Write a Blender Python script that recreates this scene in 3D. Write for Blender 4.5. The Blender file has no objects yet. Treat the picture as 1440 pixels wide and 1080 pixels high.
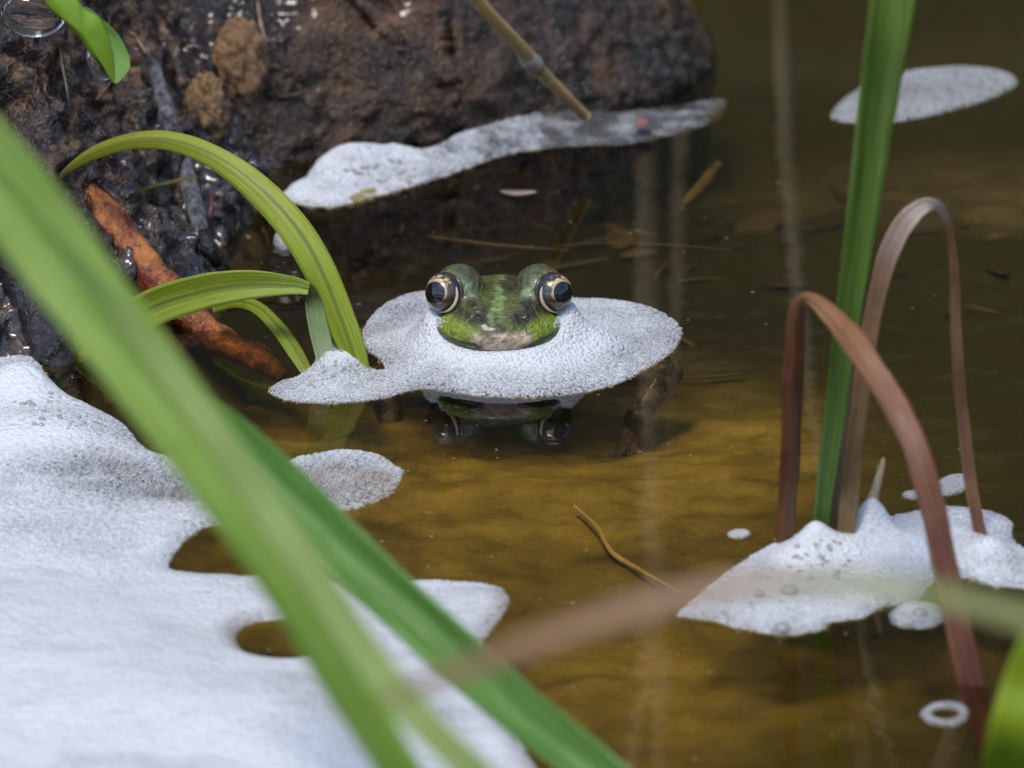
import bpy, math, random
import numpy as np
from mathutils import Vector
from mathutils.bvhtree import BVHTree

random.seed(7)
RNG = np.random.default_rng(7)
SC = bpy.context.scene
COL = SC.collection
CM = 0.01                       # the script counts in centimetres, the scene in metres

# ------------------------------------------------------------------ camera
ELEV = math.radians(20.0)
DIST = 120.0
FPX = 9600.0                    # focal length in photograph pixels (1440 wide)
CAMP = np.array([0.0, -DIST*math.cos(ELEV), DIST*math.sin(ELEV)])
FWD = np.array([0.0, math.cos(ELEV), -math.sin(ELEV)])
UPV = np.array([0.0, math.sin(ELEV), math.cos(ELEV)])
RGT = np.array([1.0, 0.0, 0.0])
cam_data = bpy.data.cameras.new('camera')
cam = bpy.data.objects.new('camera', cam_data)
COL.objects.link(cam)
cam.location = CAMP*CM
cam.rotation_euler = (math.pi/2-ELEV, 0, 0)
cam_data.sensor_width = 36.0
cam_data.lens = 240.0
cam_data.clip_start = 0.02
cam_data.clip_end = 500.0
cam_data.dof.use_dof = True
cam_data.dof.focus_distance = 1.197
cam_data.dof.aperture_fstop = 27.0
SC.camera = cam

# ------------------------------------------------------------------ sky, sun, exposure
SUN_EL, SUN_AZ = math.radians(66), math.radians(-150)     # azimuth from +Y towards +X
world = bpy.data.worlds.new('World')
SC.world = world
world.use_nodes = True
wn = world.node_tree
wn.nodes.clear()
sky = wn.nodes.new('ShaderNodeTexSky')
sky.sky_type = 'NISHITA'
sky.sun_disc = False
sky.sun_elevation = SUN_EL
sky.sun_rotation = SUN_AZ
sky.air_density = 1.0
sky.dust_density = 1.0
bg = wn.nodes.new('ShaderNodeBackground')
bg.inputs['Strength'].default_value = 0.12
wo = wn.nodes.new('ShaderNodeOutputWorld')
wn.links.new(sky.outputs[0], bg.inputs[0])
wn.links.new(bg.outputs[0], wo.inputs[0])
sun_data = bpy.data.lights.new('sun', 'SUN')
sun_data.energy = 1.5
sun_data.angle = math.radians(14)
sun_data.color = (1.0, 0.97, 0.93)
sun = bpy.data.objects.new('sun', sun_data)
COL.objects.link(sun)
sd = Vector((math.sin(SUN_AZ)*math.cos(SUN_EL), math.cos(SUN_AZ)*math.cos(SUN_EL), math.sin(SUN_EL)))
sun.rotation_euler = sd.to_track_quat('Z', 'Y').to_euler()
sun.location = (0, 0, 3)
SC.view_settings.view_transform = 'Standard'
SC.view_settings.look = 'None'
SC.view_settings.gamma = 1.0
SC.view_settings.exposure = 0.75
SC.render.engine = 'CYCLES'
SC.cycles.use_denoising = True
SC.cycles.max_bounces = 5
SC.cycles.diffuse_bounces = 2
SC.cycles.glossy_bounces = 3
SC.cycles.transmission_bounces = 4
SC.cycles.use_adaptive_sampling = True
SC.cycles.adaptive_threshold = 0.03
SC.cycles.transparent_max_bounces = 12
SC.cycles.caustics_reflective = False
SC.cycles.caustics_refractive = False
SC.cycles.sample_clamp_indirect = 4.0

# ------------------------------------------------------------------ pixel -> place
def ray(px, py):
    d = FWD + RGT*((px-720.0)/FPX) + UPV*((540.0-py)/FPX)
    return d/np.linalg.norm(d)
def gnd(px, py, z=0.0):                     # point on the level z seen at a pixel
    d = ray(px, py)
    return CAMP + d*((z-CAMP[2])/d[2])
def at(px, py, Y):                          # point at distance Y (world y) seen at a pixel
    d = ray(px, py)
    return CAMP + d*((Y-CAMP[1])/d[1])
def cmpp(p):                                # centimetres per photograph pixel at a point
    return float(np.dot(np.asarray(p)-CAMP, FWD))/FPX

# ------------------------------------------------------------------ noise
_perm = np.random.default_rng(3).permutation(256)
_perm = np.concatenate([_perm, _perm, _perm])
_g3 = np.random.default_rng(4).normal(size=(256, 3))
_g3 /= np.linalg.norm(_g3, axis=1)[:, None]
def perlin(p):
    p = np.asarray(p, float)
    i = np.floor(p).astype(np.int64)
    f = p-i
    i &= 255
    u = f*f*f*(f*(f*6-15)+10)
    out = np.zeros(p.shape[:-1])
    for dx in (0, 1):
        for dy in (0, 1):
            for dz in (0, 1):
                h = _perm[_perm[_perm[(i[..., 0]+dx) & 255]+((i[..., 1]+dy) & 255)]+((i[..., 2]+dz) & 255)]
                g = _g3[h]
                d = g[..., 0]*(f[..., 0]-dx)+g[..., 1]*(f[..., 1]-dy)+g[..., 2]*(f[..., 2]-dz)
                w = (u[..., 0] if dx else 1-u[..., 0])*(u[..., 1] if dy else 1-u[..., 1])*(u[..., 2] if dz else 1-u[..., 2])
                out += w*d
    return out*1.5
def fbm(p, oct=4, gain=0.5, ridged=False):
    a, s, t = 1.0, 0.0, 0.0
    p = np.asarray(p, float)
    for o in range(oct):
        n = perlin(p+o*17.3)
        s = s + a*((1-2*np.abs(n)) if ridged else n)
        t += a
        a *= gain
        p = p*2.03
    return s/t
def smooth(a, b, x):
    t = np.clip((x-a)/(b-a), 0, 1)
    return t*t*(3-2*t)
def mixc(c, d, t):
    return np.asarray(c)*(1-t[:, None])+np.asarray(d)*t[:, None]

# ------------------------------------------------------------------ mesh helpers
def mk(name, verts, faces, mat, parent=None, base=None, smooth_=True, cols=None, uvs=None, attrs=None):
    v = np.asarray(verts, float)
    if base is None:
        base = np.array([(v[:, 0].min()+v[:, 0].max())/2, (v[:, 1].min()+v[:, 1].max())/2, v[:, 2].min()])
    base = np.asarray(base, float)
    me = bpy.data.meshes.new(name)
    lv = ((v-base)*CM).astype(np.float32)
    if isinstance(faces, np.ndarray):
        nf, k = faces.shape
        me.vertices.add(len(v)); me.loops.add(nf*k); me.polygons.add(nf)
        me.vertices.foreach_set('co', lv.ravel())
        me.loops.foreach_set('vertex_index', faces.astype(np.int32).ravel())
        me.polygons.foreach_set('loop_start', np.arange(0, nf*k, k, dtype=np.int32))
    else:
        me.from_pydata([tuple(map(float, a)) for a in lv], [], faces)
    me.update(calc_edges=True)
    me.validate()
    me.polygons.foreach_set('use_smooth', np.full(len(me.polygons), smooth_, dtype=bool))
    if cols is not None:
        ca = me.color_attributes.new('Col', 'FLOAT_COLOR', 'POINT')
        c4 = np.ones((len(v), 4), np.float32); c4[:, :3] = np.clip(cols, 0, 1)
        ca.data.foreach_set('color', c4.ravel())
    if attrs:
        for an, av in attrs.items():
            a = me.attributes.new(an, 'FLOAT', 'POINT')
            a.data.foreach_set('value', np.asarray(av, np.float32))
    if uvs is not None:
        ul = me.uv_layers.new(name='UVMap')
        vi = np.empty(len(me.loops), np.int32)
        me.loops.foreach_get('vertex_index', vi)
        ul.data.foreach_set('uv', np.asarray(uvs, np.float32)[vi].ravel())
    me.materials.append(mat)
    o = bpy.data.objects.new(name, me)
    COL.objects.link(o)
    if parent is not None:
        o.parent = parent
        o.location = Vector(base*CM)-parent_loc(parent)
    else:
        o.location = base*CM
    return o
def parent_loc(p):
    l = Vector(p.location)
    while p.parent is not None:
        p = p.parent
        l = l+Vector(p.location)
    return l
def thing(name, base, label, cat, group=None):
    o = bpy.data.objects.new(name, None)
    o.empty_display_size = 0.01
    COL.objects.link(o)
    o.location = np.asarray(base, float)*CM
    return tag(o, label, cat, group)
def tag(o, label, cat, group=None):
    o['label'] = label; o['category'] = cat
    if group: o['group'] = group
    return o
def struct(o, kind='structure'):
    o['kind'] = kind
    return o
def catmull(P, n, closed=False):
    P = np.asarray(P, float)
    m = len(P)
    if closed:
        Q = np.vstack([P[-1:], P, P[:2]]); segs = m
    else:
        Q = np.vstack([2*P[:1]-P[1:2], P, 2*P[-1:]-P[-2:-1]]); segs = m-1
    out = []
    for s in range(segs):
        a, b, c, d = Q[s], Q[s+1], Q[s+2], Q[s+3]
        t = np.linspace(0, 1, n, endpoint=False)[:, None]
        out.append(0.5*((2*b)+(c-a)*t+(2*a-5*b+4*c-d)*t*t+(-a+3*b-3*c+d)*t**3))
    if not closed: out.append(P[-1:])
    return np.vstack(out)

# ------------------------------------------------------------------ node helpers
class Mat:
    def __init__(s, name):
        s.m = bpy.data.materials.new(name); s.m.use_nodes = True
        s.t = s.m.node_tree; s.t.nodes.clear()
        s.out = s.t.nodes.new('ShaderNodeOutputMaterial')
    def n(s, typ, ins=None, out=0, **props):
        nd = s.t.nodes.new('ShaderNode'+typ)
        for k, v in props.items(): setattr(nd, k, v)
        for k, v in (ins or {}).items(): s.set(nd.inputs[k], v)
        nd_out = nd.outputs[out]
        return nd_out
    def set(s, sock, v):
        if isinstance(v, bpy.types.NodeSocket): s.t.links.new(v, sock)
        elif isinstance(v, (tuple, list)) and sock.type == 'RGBA': sock.default_value = tuple(v)+((1,) if len(v) == 3 else ())
        else: sock.default_value = v
    def pos(s, sc=(1, 1, 1)):                       # world position in centimetres, stretched
        g = s.n('NewGeometry')
        return s.n('VectorMath', {0: g, 1: tuple(100.0*a for a in sc)}, operation='MULTIPLY')
    def math(s, op, a, b=0.0, c=0.0, clamp=False):
        return s.n('Math', {0: a, 1: b, 2: c}, operation=op, use_clamp=clamp)
    def noise(s, v, scale, detail=4, rough=0.55, out=0, dist=0.0):
        return s.n('TexNoise', {'Vector': v, 'Scale': scale, 'Detail': detail, 'Roughness': rough, 'Distortion': dist}, out=out)
    def voro(s, v, scale, feature='F1', out=0, rnd=1.0):
        return s.n('TexVoronoi', {'Vector': v, 'Scale': scale, 'Randomness': rnd}, out=out, feature=feature)
    def ramp(s, f, stops, interp='LINEAR'):
        nd = s.t.nodes.new('ShaderNodeValToRGB')
        nd.color_ramp.interpolation = interp
        el = nd.color_ramp.elements
        while len(el) < len(stops): el.new(0.5)
        for e, (p, c) in zip(el, stops):
            e.position = p
            e.color = tuple(c)+(1,) if isinstance(c, (tuple, list)) else (c, c, c, 1)
        s.set(nd.inputs[0], f)
        return nd.outputs[0]
    def mix(s, f, a, b, blend='MIX'):
        nd = s.t.nodes.new('ShaderNodeMix'); nd.data_type = 'RGBA'; nd.blend_type = blend
        s.set(nd.inputs[0], f); s.set(nd.inputs[6], a); s.set(nd.inputs[7], b)
        return nd.outputs[2]
    def attr(s, name, out=0):
        nd = s.t.nodes.new('ShaderNodeAttribute'); nd.attribute_name = name
        return nd.outputs[out]
    def bump(s, h, strength=1.0, dist=0.001, normal=None):
        d = {'Height': h, 'Strength': strength, 'Distance': dist}
        if normal is not None: d['Normal'] = normal
        return s.n('Bump', d)
    def bsdf(s, **k):
        ins = {}
        for a, v in k.items(): ins[a.replace('_', ' ')] = v
        return s.n('BsdfPrincipled', ins)
    def done(s, sh):
        s.t.links.new(sh, s.out.inputs['Surface'])
        return s.m

# ---- materials
def m_water():
    M = Mat('pond_water')
    p = M.pos()
    n1 = M.noise(M.pos((0.5, 1, 1)), 0.55, 2, 0.5)
    n2 = M.noise(M.pos((0.6, 1.5, 1)), 2.2, 2, 0.5)
    h = M.math('ADD', n1, M.math('MULTIPLY', n2, 0.12))
    b = M.bump(h, 0.35, 0.0004)
    fr = M.n('Fresnel', {'IOR': 1.333, 'Normal': b})
    tr = M.n('BsdfTransparent', {'Color': (0.80, 0.73, 0.47)})
    gl = M.n('BsdfGlossy', {'Color': (1, 1, 1), 'Roughness': 0.015, 'Normal': b})
    return M.done(M.n('MixShader', {0: fr, 1: tr, 2: gl}))
def m_ground():
    M = Mat('pond_ground')
    p = M.pos()
    z = M.n('SeparateXYZ', {0: p}, out=2)
    n1 = M.noise(p, 0.35, 3, 0.6)
    n2 = M.noise(p, 2.2, 4, 0.68)
    n3 = M.noise(p, 9.0, 2, 0.6)
    # sediment on the bed: the vertex colour says where ochre silt, leaf mould and the painted sky sheen lie
    bed = M.attr('Col')
    n2b = M.noise(p, 1.5, 4, 0.6)
    bed = M.mix(M.ramp(n2b, [(0.46, 0.0), (0.72, 0.5)]), bed, (0.040, 0.024, 0.008), 'MIX')
    bed = M.mix(M.ramp(n3, [(0.50, 0.0), (0.70, 0.35)]), bed, M.mix(1.0, bed, (1.7, 1.7, 1.7), 'MULTIPLY'))
    mud = M.ramp(n2, [(0.34, (0.005, 0.004, 0.004)), (0.44, (0.015, 0.009, 0.006)), (0.54, (0.062, 0.031, 0.011)), (0.68, (0.20, 0.108, 0.040))])
    mud = M.mix(M.ramp(n1, [(0.42, 0.0), (0.6, 0.6)]), mud, (0.014, 0.011, 0.010))
    mud = M.mix(M.ramp(n3, [(0.57, 0.0), (0.72, 0.5)]), mud, (0.14, 0.11, 0.085))
    isup = M.n('MapRange', {0: z, 1: -0.15, 2: 0.15})
    yy = M.n('SeparateXYZ', {0: p}, out=1)
    mud = M.mix(M.n('MapRange', {0: M.math('MULTIPLY_ADD', n1, 6.0, yy), 1: 27.0, 2: 31.0}), mud, M.ramp(n2, [(0.4, (0.006, 0.008, 0.003)), (0.65, (0.03, 0.035, 0.012))]))
    col = M.mix(isup, bed, mud)
    wet = M.n('MapRange', {0: M.math('MULTIPLY_ADD', n1, 5.0, z), 1: 5.2, 2: 3.0})
    wet = M.math('MULTIPLY', wet, M.n('MapRange', {0: yy, 1: 26.0, 2: 23.0}))
    col = M.mix(M.math('MULTIPLY', wet, isup), col, M.mix(1.0, col, (0.45, 0.42, 0.42), 'MULTIPLY'))
    rough = M.math('MULTIPLY_ADD', wet, -0.32, M.ramp(M.noise(p, 3.0, 3, 0.6), [(0.40, 0.16), (0.60, 0.55)]))
    rough = M.math('MAXIMUM', rough, M.n('MapRange', {0: yy, 1: 24.0, 2: 28.0, 3: 0.06, 4: 0.95}))
    b = M.bump(M.noise(p, 4.5, 4, 0.7), M.math('MULTIPLY_ADD', isup, 0.85, 0.15), 0.0015)
    return M.done(M.bsdf(Base_Color=col, Roughness=rough, Normal=b, Specular_IOR_Level=0.6, Coat_Weight=M.math('MULTIPLY', wet, isup), Coat_Roughness=0.06))
def m_rock():
    M = Mat('wet_rock')
    p = M.pos()
    n1 = M.noise(p, 0.45, 4, 0.62)
    n2 = M.noise(p, 3.2, 4, 0.72)
    n3 = M.noise(p, 10.0, 2, 0.65)
    c = M.ramp(n1, [(0.34, (0.012, 0.009, 0.007)), (0.47, (0.021, 0.012, 0.006)), (0.58, (0.070, 0.034, 0.014)), (0.70, (0.22, 0.11, 0.042))])
    c = M.mix(M.ramp(n2, [(0.55, 0.0), (0.68, 0.75)]), c, (0.17, 0.110, 0.070))
    c = M.mix(M.ramp(n2, [(0.28, 0.8), (0.42, 0.0)]), c, (0.006, 0.006, 0.006))
    c = M.mix(M.ramp(n3, [(0.60, 0.0), (0.72, 0.6)]), c, (0.26, 0.19, 0.13))
    b = M.bump(M.math('ADD', M.math('MULTIPLY', n3, 0.6), n2), 1.0, 0.0026)
    rough = M.ramp(n2, [(0.42, 0.10), (0.62, 0.45)])
    return M.done(M.bsdf(Base_Color=c, Roughness=rough, Normal=b, Coat_Weight=0.4, Coat_Roughness=0.10))
def m_foam(name, scale=13.0, depth=1.0):
    """Foam: packed bubbles; where the raft is thin the bubbles' windows show the water."""
    M = Mat(name)
    p = M.pos()
    v1 = M.voro(p, scale)
    h = M.math('SUBTRACT', 1.0, M.math('POWER', v1, 2.0))
    b = M.bump(h, depth, 0.0004)
    thick = M.attr('thick', 2)
    cellr = M.n('SeparateColor', {0: M.voro(p, scale, out=1)}, out=0)
    gap = M.math('MULTIPLY', M.ramp(v1, [(0.12, 1.0), (0.45, 0.0)]), M.ramp(cellr, [(0.2, 1.0), (0.9, 0.1)]))
    thin = M.math('SUBTRACT', 1.0, thick)
    lose = M.math('ADD', M.math('MULTIPLY', thin, 0.85), M.math('MULTIPLY', gap, M.math('MULTIPLY_ADD', thin, 0.7, 0.12)))
    alpha = M.math('SUBTRACT', 1.0, lose, clamp=True)
    col = M.mix(M.ramp(M.noise(p, 2.0, 3, 0.6), [(0.5, 0.0), (0.78, 0.5)]), (0.86, 0.87, 0.88), (0.66, 0.65, 0.63))
    pb = M.bsdf(Base_Color=col, Roughness=0.22, Normal=b, Specular_IOR_Level=0.4)
    tl = M.n('BsdfTranslucent', {'Color': (0.85, 0.86, 0.88)})
    body = M.n('MixShader', {0: 0.25, 1: pb, 2: tl})
    return M.done(M.n('MixShader', {0: alpha, 1: M.n('BsdfTransparent', {'Color': (1, 1, 1)}), 2: body}))
def m_dome():
    """single little bubbles: clear in the middle, white at the rim"""
    M = Mat('foam_bubbles')
    thick = M.attr('thick', 2)
    fc = M.n('LayerWeight', {'Blend': 0.45}, out=1)
    a = M.math('MULTIPLY_ADD', M.math('POWER', fc, 0.8), 0.9, M.math('MULTIPLY_ADD', thick, 0.5, -0.15), clamp=True)
    pb = M.bsdf(Base_Color=(0.84, 0.85, 0.87), Roughness=0.1, Specular_IOR_Level=0.6)
    return M.done(M.n('MixShader', {0: a, 1: M.n('BsdfTransparent', {'Color': (1, 1, 1)}), 2: pb}))
def m_bubble():
    M = Mat('bubble_film')
    pb = M.bsdf(Base_Color=(0.42, 0.41, 0.40), Roughness=0.06, Coat_Weight=0.6)
    tr = M.n('BsdfTransparent', {'Color': (0.9, 0.9, 0.9)})
    fr = M.n('LayerWeight', {'Blend': 0.5}, out=1)
    return M.done(M.n('MixShader', {0: M.math('MULTIPLY_ADD', fr, -0.2, 0.65), 1: tr, 2: pb}))
def m_blade(name, stops, stripes=9.0, trans=0.3, rough=0.38, streak=0.35, mott=None, dark=(0.02, 0.05, 0.004), groove=0.0):
    """A leaf blade: colour along its length, veins along it, some mottling."""
    M = Mat(name)
    uv = M.n('UVMap')
    sx = M.n('SeparateXYZ', {0: uv}); 
    nd = sx.node
    u, v = nd.outputs[0], nd.outputs[1]
    vn = M.attr('along', 2)
    base = M.ramp(vn, stops)
    sv = M.n('CombineXYZ', {0: M.math('MULTIPLY', u, stripes), 1: M.math('MULTIPLY', v, 0.12), 2: 0.0})
    st = M.noise(sv, 2.4, 4, 0.65)
    p = M.pos()
    blot = M.noise(p, 1.7, 4, 0.6)
    col = M.mix(M.ramp(st, [(0.35, streak), (0.55, 0.0)]), base, dark)
    col = M.mix(M.ramp(st, [(0.52, 0.0), (0.72, streak)]), col, M.mix(0.35, base, (0.75, 0.8, 0.40)))
    if groove: col = M.mix(M.ramp(u, [(groove-0.10, 0.0), (groove-0.02, 0.7), (groove+0.02, 0.7), (groove+0.12, 0.0)]), col, dark)
    if mott:
        col = M.mix(M.ramp(blot, [(0.45, 0.0), (0.62, mott[1])]), col, mott[0])
    sp = M.ramp(M.noise(p, 9.0, 2, 0.5), [(0.70, 0.0), (0.75, 0.6)])
    col = M.mix(sp, col, (0.05, 0.04, 0.015))
    b = M.bump(st, 0.6, 0.0004)
    pb = M.bsdf(Base_Color=col, Roughness=rough, Normal=b, Specular_IOR_Level=0.45)
    tl = M.n('BsdfTranslucent', {'Color': M.mix(0.25, col, (0.45, 0.6, 0.05))})
    return M.done(M.n('MixShader', {0: trans, 1: pb, 2: tl}))
def m_simple(name, c1, c2, scale=3.0, rough=0.4, bump=0.6, bd=0.0008, stretch=(1, 1, 1), lo=0.38, hi=0.62, c3=None):
    M = Mat(name)
    p = M.pos(stretch)
    n1 = M.noise(p, scale, 5, 0.62)
    col = M.mix(M.ramp(n1, [(lo, 0.0), (hi, 1.0)]), c1, c2)
    if c3:
        col = M.mix(M.ramp(M.noise(p, scale*2.7, 4, 0.6), [(0.55, 0.0), (0.68, 0.8)]), col, c3)
    b = M.bump(M.noise(p, scale*2.2, 5, 0.65), bump, bd)
    return M.done(M.bsdf(Base_Color=col, Roughness=rough, Normal=b))
def m_skin():
    M = Mat('frog_skin')
    p = M.pos()
    c = M.attr('Col')
    n = M.noise(p, 7.0, 4, 0.65)
    c = M.mix(M.ramp(n, [(0.36, 0.6), (0.48, 0.0)]), c, M.mix(0.7, c, (0.010, 0.011, 0.004)))
    c = M.mix(M.ramp(n, [(0.55, 0.0), (0.72, 0.35)]), c, M.mix(1.0, c, (2.2, 2.2, 2.0), 'MULTIPLY'))
    b = M.bump(M.math('ADD', M.noise(p, 14.0, 3, 0.5), M.math('MULTIPLY', M.voro(p, 9.0), -0.5)), 0.9, 0.0007)
    return M.done(M.bsdf(Base_Color=c, Roughness=0.40, Normal=b, Specular_IOR_Level=0.4, Coat_Weight=0.2, Coat_Roughness=0.10))
def m_col(name, rough=0.1, coat=1.0):
    M = Mat(name)
    return M.done(M.bsdf(Base_Color=M.attr('Col'), Roughness=rough, Coat_Weight=coat, Coat_Roughness=0.02))
def m_flat(name, c, rough=0.1, coat=0.0):
    M = Mat(name)
    p = M.pos()
    cc = M.mix(M.ramp(M.noise(p, 8, 3, 0.6), [(0.4, 0.0), (0.7, 0.4)]), c, tuple(0.6*a for a in c))
    return M.done(M.bsdf(Base_Color=cc, Roughness=rough, Coat_Weight=coat, Coat_Roughness=0.02))
def m_drop():
    M = Mat('water_drop')
    return M.done(M.n('BsdfGlass', {'Color': (1, 1, 1), 'Roughness': 0.0, 'IOR': 1.33}))
MW, MG, MR = m_water(), m_ground(), m_rock()
MFB = m_dome()
MF, MFF, MBUB = m_foam('foam_fine', 15.0), m_foam('foam_coarse', 9.0, 0.8), m_bubble()

# ------------------------------------------------------------------ polygon distance
def polysd(P, x, y):
    """signed distance (inside +) and nearest point of a closed polygon"""
    best = np.full(x.shape, 1e18); nx = np.zeros_like(x); ny = np.zeros_like(x)
    ins = np.zeros(x.shape, bool)
    n = len(P)
    for i in range(n):
        ax, ay = P[i][:2]; bx, by = P[(i+1) % n][:2]
        dx, dy = bx-ax, by-ay
        t = np.clip(((x-ax)*dx+(y-ay)*dy)/(dx*dx+dy*dy+1e-12), 0, 1)
        qx, qy = ax+t*dx, ay+t*dy
        d = (x-qx)**2+(y-qy)**2
        m = d < best
        best[m] = d[m]; nx[m] = qx[m]; ny[m] = qy[m]
        c = ((ay > y) != (by > y)) & (x < (bx-ax)*(y-ay)/(by-ay+1e-12)+ax)
        ins ^= c
    d = np.sqrt(best)
    return np.where(ins, d, -d), nx, ny
def gridfaces(nx, ny):
    i = np.arange(nx-1)[:, None]*ny+np.arange(ny-1)[None, :]
    return np.stack([i, i+ny, i+ny+1, i+1], -1).reshape(-1, 4)

# ------------------------------------------------------------------ ground: pond bed, muddy bank, land around
shore_px = [(-40, 508), (60, 500), (140, 470), (225, 440), (285, 385), (322, 325), (350, 285), (372, 245)]
shore = [gnd(a, b)[:2] for a, b in shore_px]
LAND = [(-60, -8), (-16, -1.5)]+[tuple(s) for s in shore]+[(-4.6, 13.0), (-5.0, 20), (-3, 33), (-3, 6000), (-6000, 6000), (-6000, -8)]
def axis(segs, lo, hi):
    out = []
    for a, b, s in segs: out += list(np.arange(a, b, s))
    s = segs[-1][2]; x = segs[-1][1]
    while x < hi: out.append(x); s *= 1.28; x += s
    s = segs[0][2]; x = segs[0][0]; pre = []
    while x > lo: s *= 1.28; x -= s; pre.append(x)
    return np.array(pre[::-1]+out)
gx = axis([(-11.0, -2.0, 0.055), (-2.0, 11.0, 0.16)], -4000, 4000)
gy = axis([(-20.0, -1.0, 0.2), (-1.0, 20.0, 0.065), (20.0, 32.0, 0.3)], -4000, 4000)
X, Y = np.meshgrid(gx, gy, indexing='ij')
x, y = X.ravel(), Y.ravel()
sL, _, _ = polysd(LAND, x, y)
sB, sF, sR = y-32.0, -42.0-y, x-170.0
p2 = np.stack([x, y, np.zeros_like(x)], 1)
wob = fbm(p2*0.25, 3)*1.2
bed = -1.5+fbm(p2*0.22+5, 4)*0.35+0.15*fbm(p2*1.1, 3)-1.2*smooth(9, 20, y)
s = np.maximum(np.maximum(sL, sB+wob), np.maximum(sF+wob*3, sR+wob*3))
zl = np.where(sL < 7, 1.35*sL, 9.5+0.35*np.minimum(sL-7, 150))
zb = np.where(sB < 120, 0.85*sB, 102+0.12*np.minimum(sB-120, 500))
zf = 0.22*np.minimum(sF, 120); zr = 0.5*np.minimum(sR, 150)
zz = np.maximum(np.maximum(zl, zb), np.maximum(zf, zr))
z = np.where(s > 0, np.maximum(zz, 0.02), np.maximum(bed, 0.9*s-0.02))
near = smooth(-1.0, 0.6, s)*np.exp(-np.maximum(np.maximum(np.abs(x)-14, np.abs(y-8)-26), 0)/8)
q = np.stack([x, y, z], 1)
amp = near*1.0
ridge = fbm(q*np.array([0.75, 0.75, 0.5]), 5, 0.55, ridged=True)
dispn = 0.55*(ridge-0.35)+0.25*fbm(q*2.3+9, 4, 0.6)
nrm = np.array([0.55, -0.6, 0.58])
v = q+amp[:, None]*dispn[:, None]*nrm*1.5
v[:, 0] += amp*0.35*fbm(q*0.9+31, 3); v[:, 1] += amp*0.35*fbm(q*0.9+57, 3)
far = smooth(10, 120, s)
v[:, 2] += far*fbm(q*0.02, 4)*18
# sediment colour of the bed, with a patch of sky sheen painted in
def blob(px, py, rx, ry, zb=-1.45):
    c = gnd(px, py, zb)
    k = cmpp(c)
    return np.exp(-(((x-c[0])/(rx*k))**2+((y-c[1])/(ry*k/0.34))**2))
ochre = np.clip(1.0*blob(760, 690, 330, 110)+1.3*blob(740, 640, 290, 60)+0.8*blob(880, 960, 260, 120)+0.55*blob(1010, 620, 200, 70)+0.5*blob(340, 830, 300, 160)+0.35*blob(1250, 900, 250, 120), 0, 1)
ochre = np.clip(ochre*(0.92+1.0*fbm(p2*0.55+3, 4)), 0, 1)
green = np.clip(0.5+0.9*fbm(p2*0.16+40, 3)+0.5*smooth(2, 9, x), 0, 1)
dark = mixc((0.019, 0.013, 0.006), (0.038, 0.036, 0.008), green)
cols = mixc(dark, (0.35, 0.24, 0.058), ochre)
tan = blob(1380, 215, 220, 60, -1.5)  # soft sky reflection on the water, painted into the bed colour
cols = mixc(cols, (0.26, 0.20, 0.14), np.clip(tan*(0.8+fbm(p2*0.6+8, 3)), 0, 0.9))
gfaces = gridfaces(len(gx), len(gy))
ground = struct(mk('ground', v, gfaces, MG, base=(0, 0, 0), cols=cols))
GV = v
# near part of the ground as a tree for finding places on it
sel = (np.abs(v[:, 0]) < 30) & (v[:, 1] > -30) & (v[:, 1] < 60)
fm = sel[gfaces].all(1)
gf = gfaces[fm]
used = np.unique(gf); rm = np.full(len(v), -1); rm[used] = np.arange(len(used))
BV = [BVHTree.FromPolygons([tuple(a) for a in v[used]], [tuple(a) for a in rm[gf]])]

# ------------------------------------------------------------------ the big wet rock
def sphere_grid(nu, nv):
    th = np.linspace(0, math.pi, nv)[1:-1]; ph = np.linspace(0, 2*math.pi, nu, endpoint=False)
    T, P = np.meshgrid(th, ph, indexing='ij')
    d = np.stack([np.sin(T)*np.cos(P), np.sin(T)*np.sin(P), np.cos(T)], -1).reshape(-1, 3)
    n = len(th)
    i = np.arange(n-1)[:, None]*nu+np.arange(nu)[None, :]
    j = np.arange(n-1)[:, None]*nu+((np.arange(nu)+1) % nu)[None, :]
    F = np.stack([i, i+nu, j+nu, j], -1).reshape(-1, 4)
    d = np.vstack([d, [[0, 0, 1], [0, 0, -1]]])
    k = len(d)
    f = F.tolist()
    for a in range(nu):
        f.append([k-2, a, (a+1) % nu]); b0 = (n-1)*nu
        f.append([k-1, b0+(a+1) % nu, b0+a])
    return d, f
d, rf = sphere_grid(420, 260)
e = 0.74
sg = np.sign(d)*np.abs(d)**e
ang = math.radians(28)
loc = sg*np.array([7.4, 4.85, 5.2])
loc[:, 0] -= 0.8*np.maximum(loc[:, 2]-1.0, 0)*(loc[:, 0] > 0)
R = np.array([[math.cos(ang), -math.sin(ang), 0], [math.sin(ang), math.cos(ang), 0], [0, 0, 1]])
rv = loc@R.T+np.array([-3.3, 18.4, -1.0])
dd = d@R.T
rv = rv+dd*(0.6*fbm(rv*0.28+3, 4)+0.22*fbm(rv*0.9, 4, ridged=True)+0.13*fbm(rv*3.0, 4, 0.6))[:, None]
rock = tag(mk('boulder', rv, rf, MR), 'large brown wet boulder rising from the pond at the back', 'rock')
BV.append(BVHTree.FromPolygons([tuple(a) for a in rv], rf))
def surf(px, py, lift=0.0):
    """first point of bank or boulder under a pixel"""
    dr = ray(px, py); best = None
    for b in BV:
        h = b.ray_cast(Vector(CAMP), Vector(dr))
        if h[0] is not None and (best is None or h[3] < best[1]): best = (np.array(h[0]), h[3])
    if best is None: raise TypeError('nothing there')
    return best[0]-dr*lift

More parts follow.
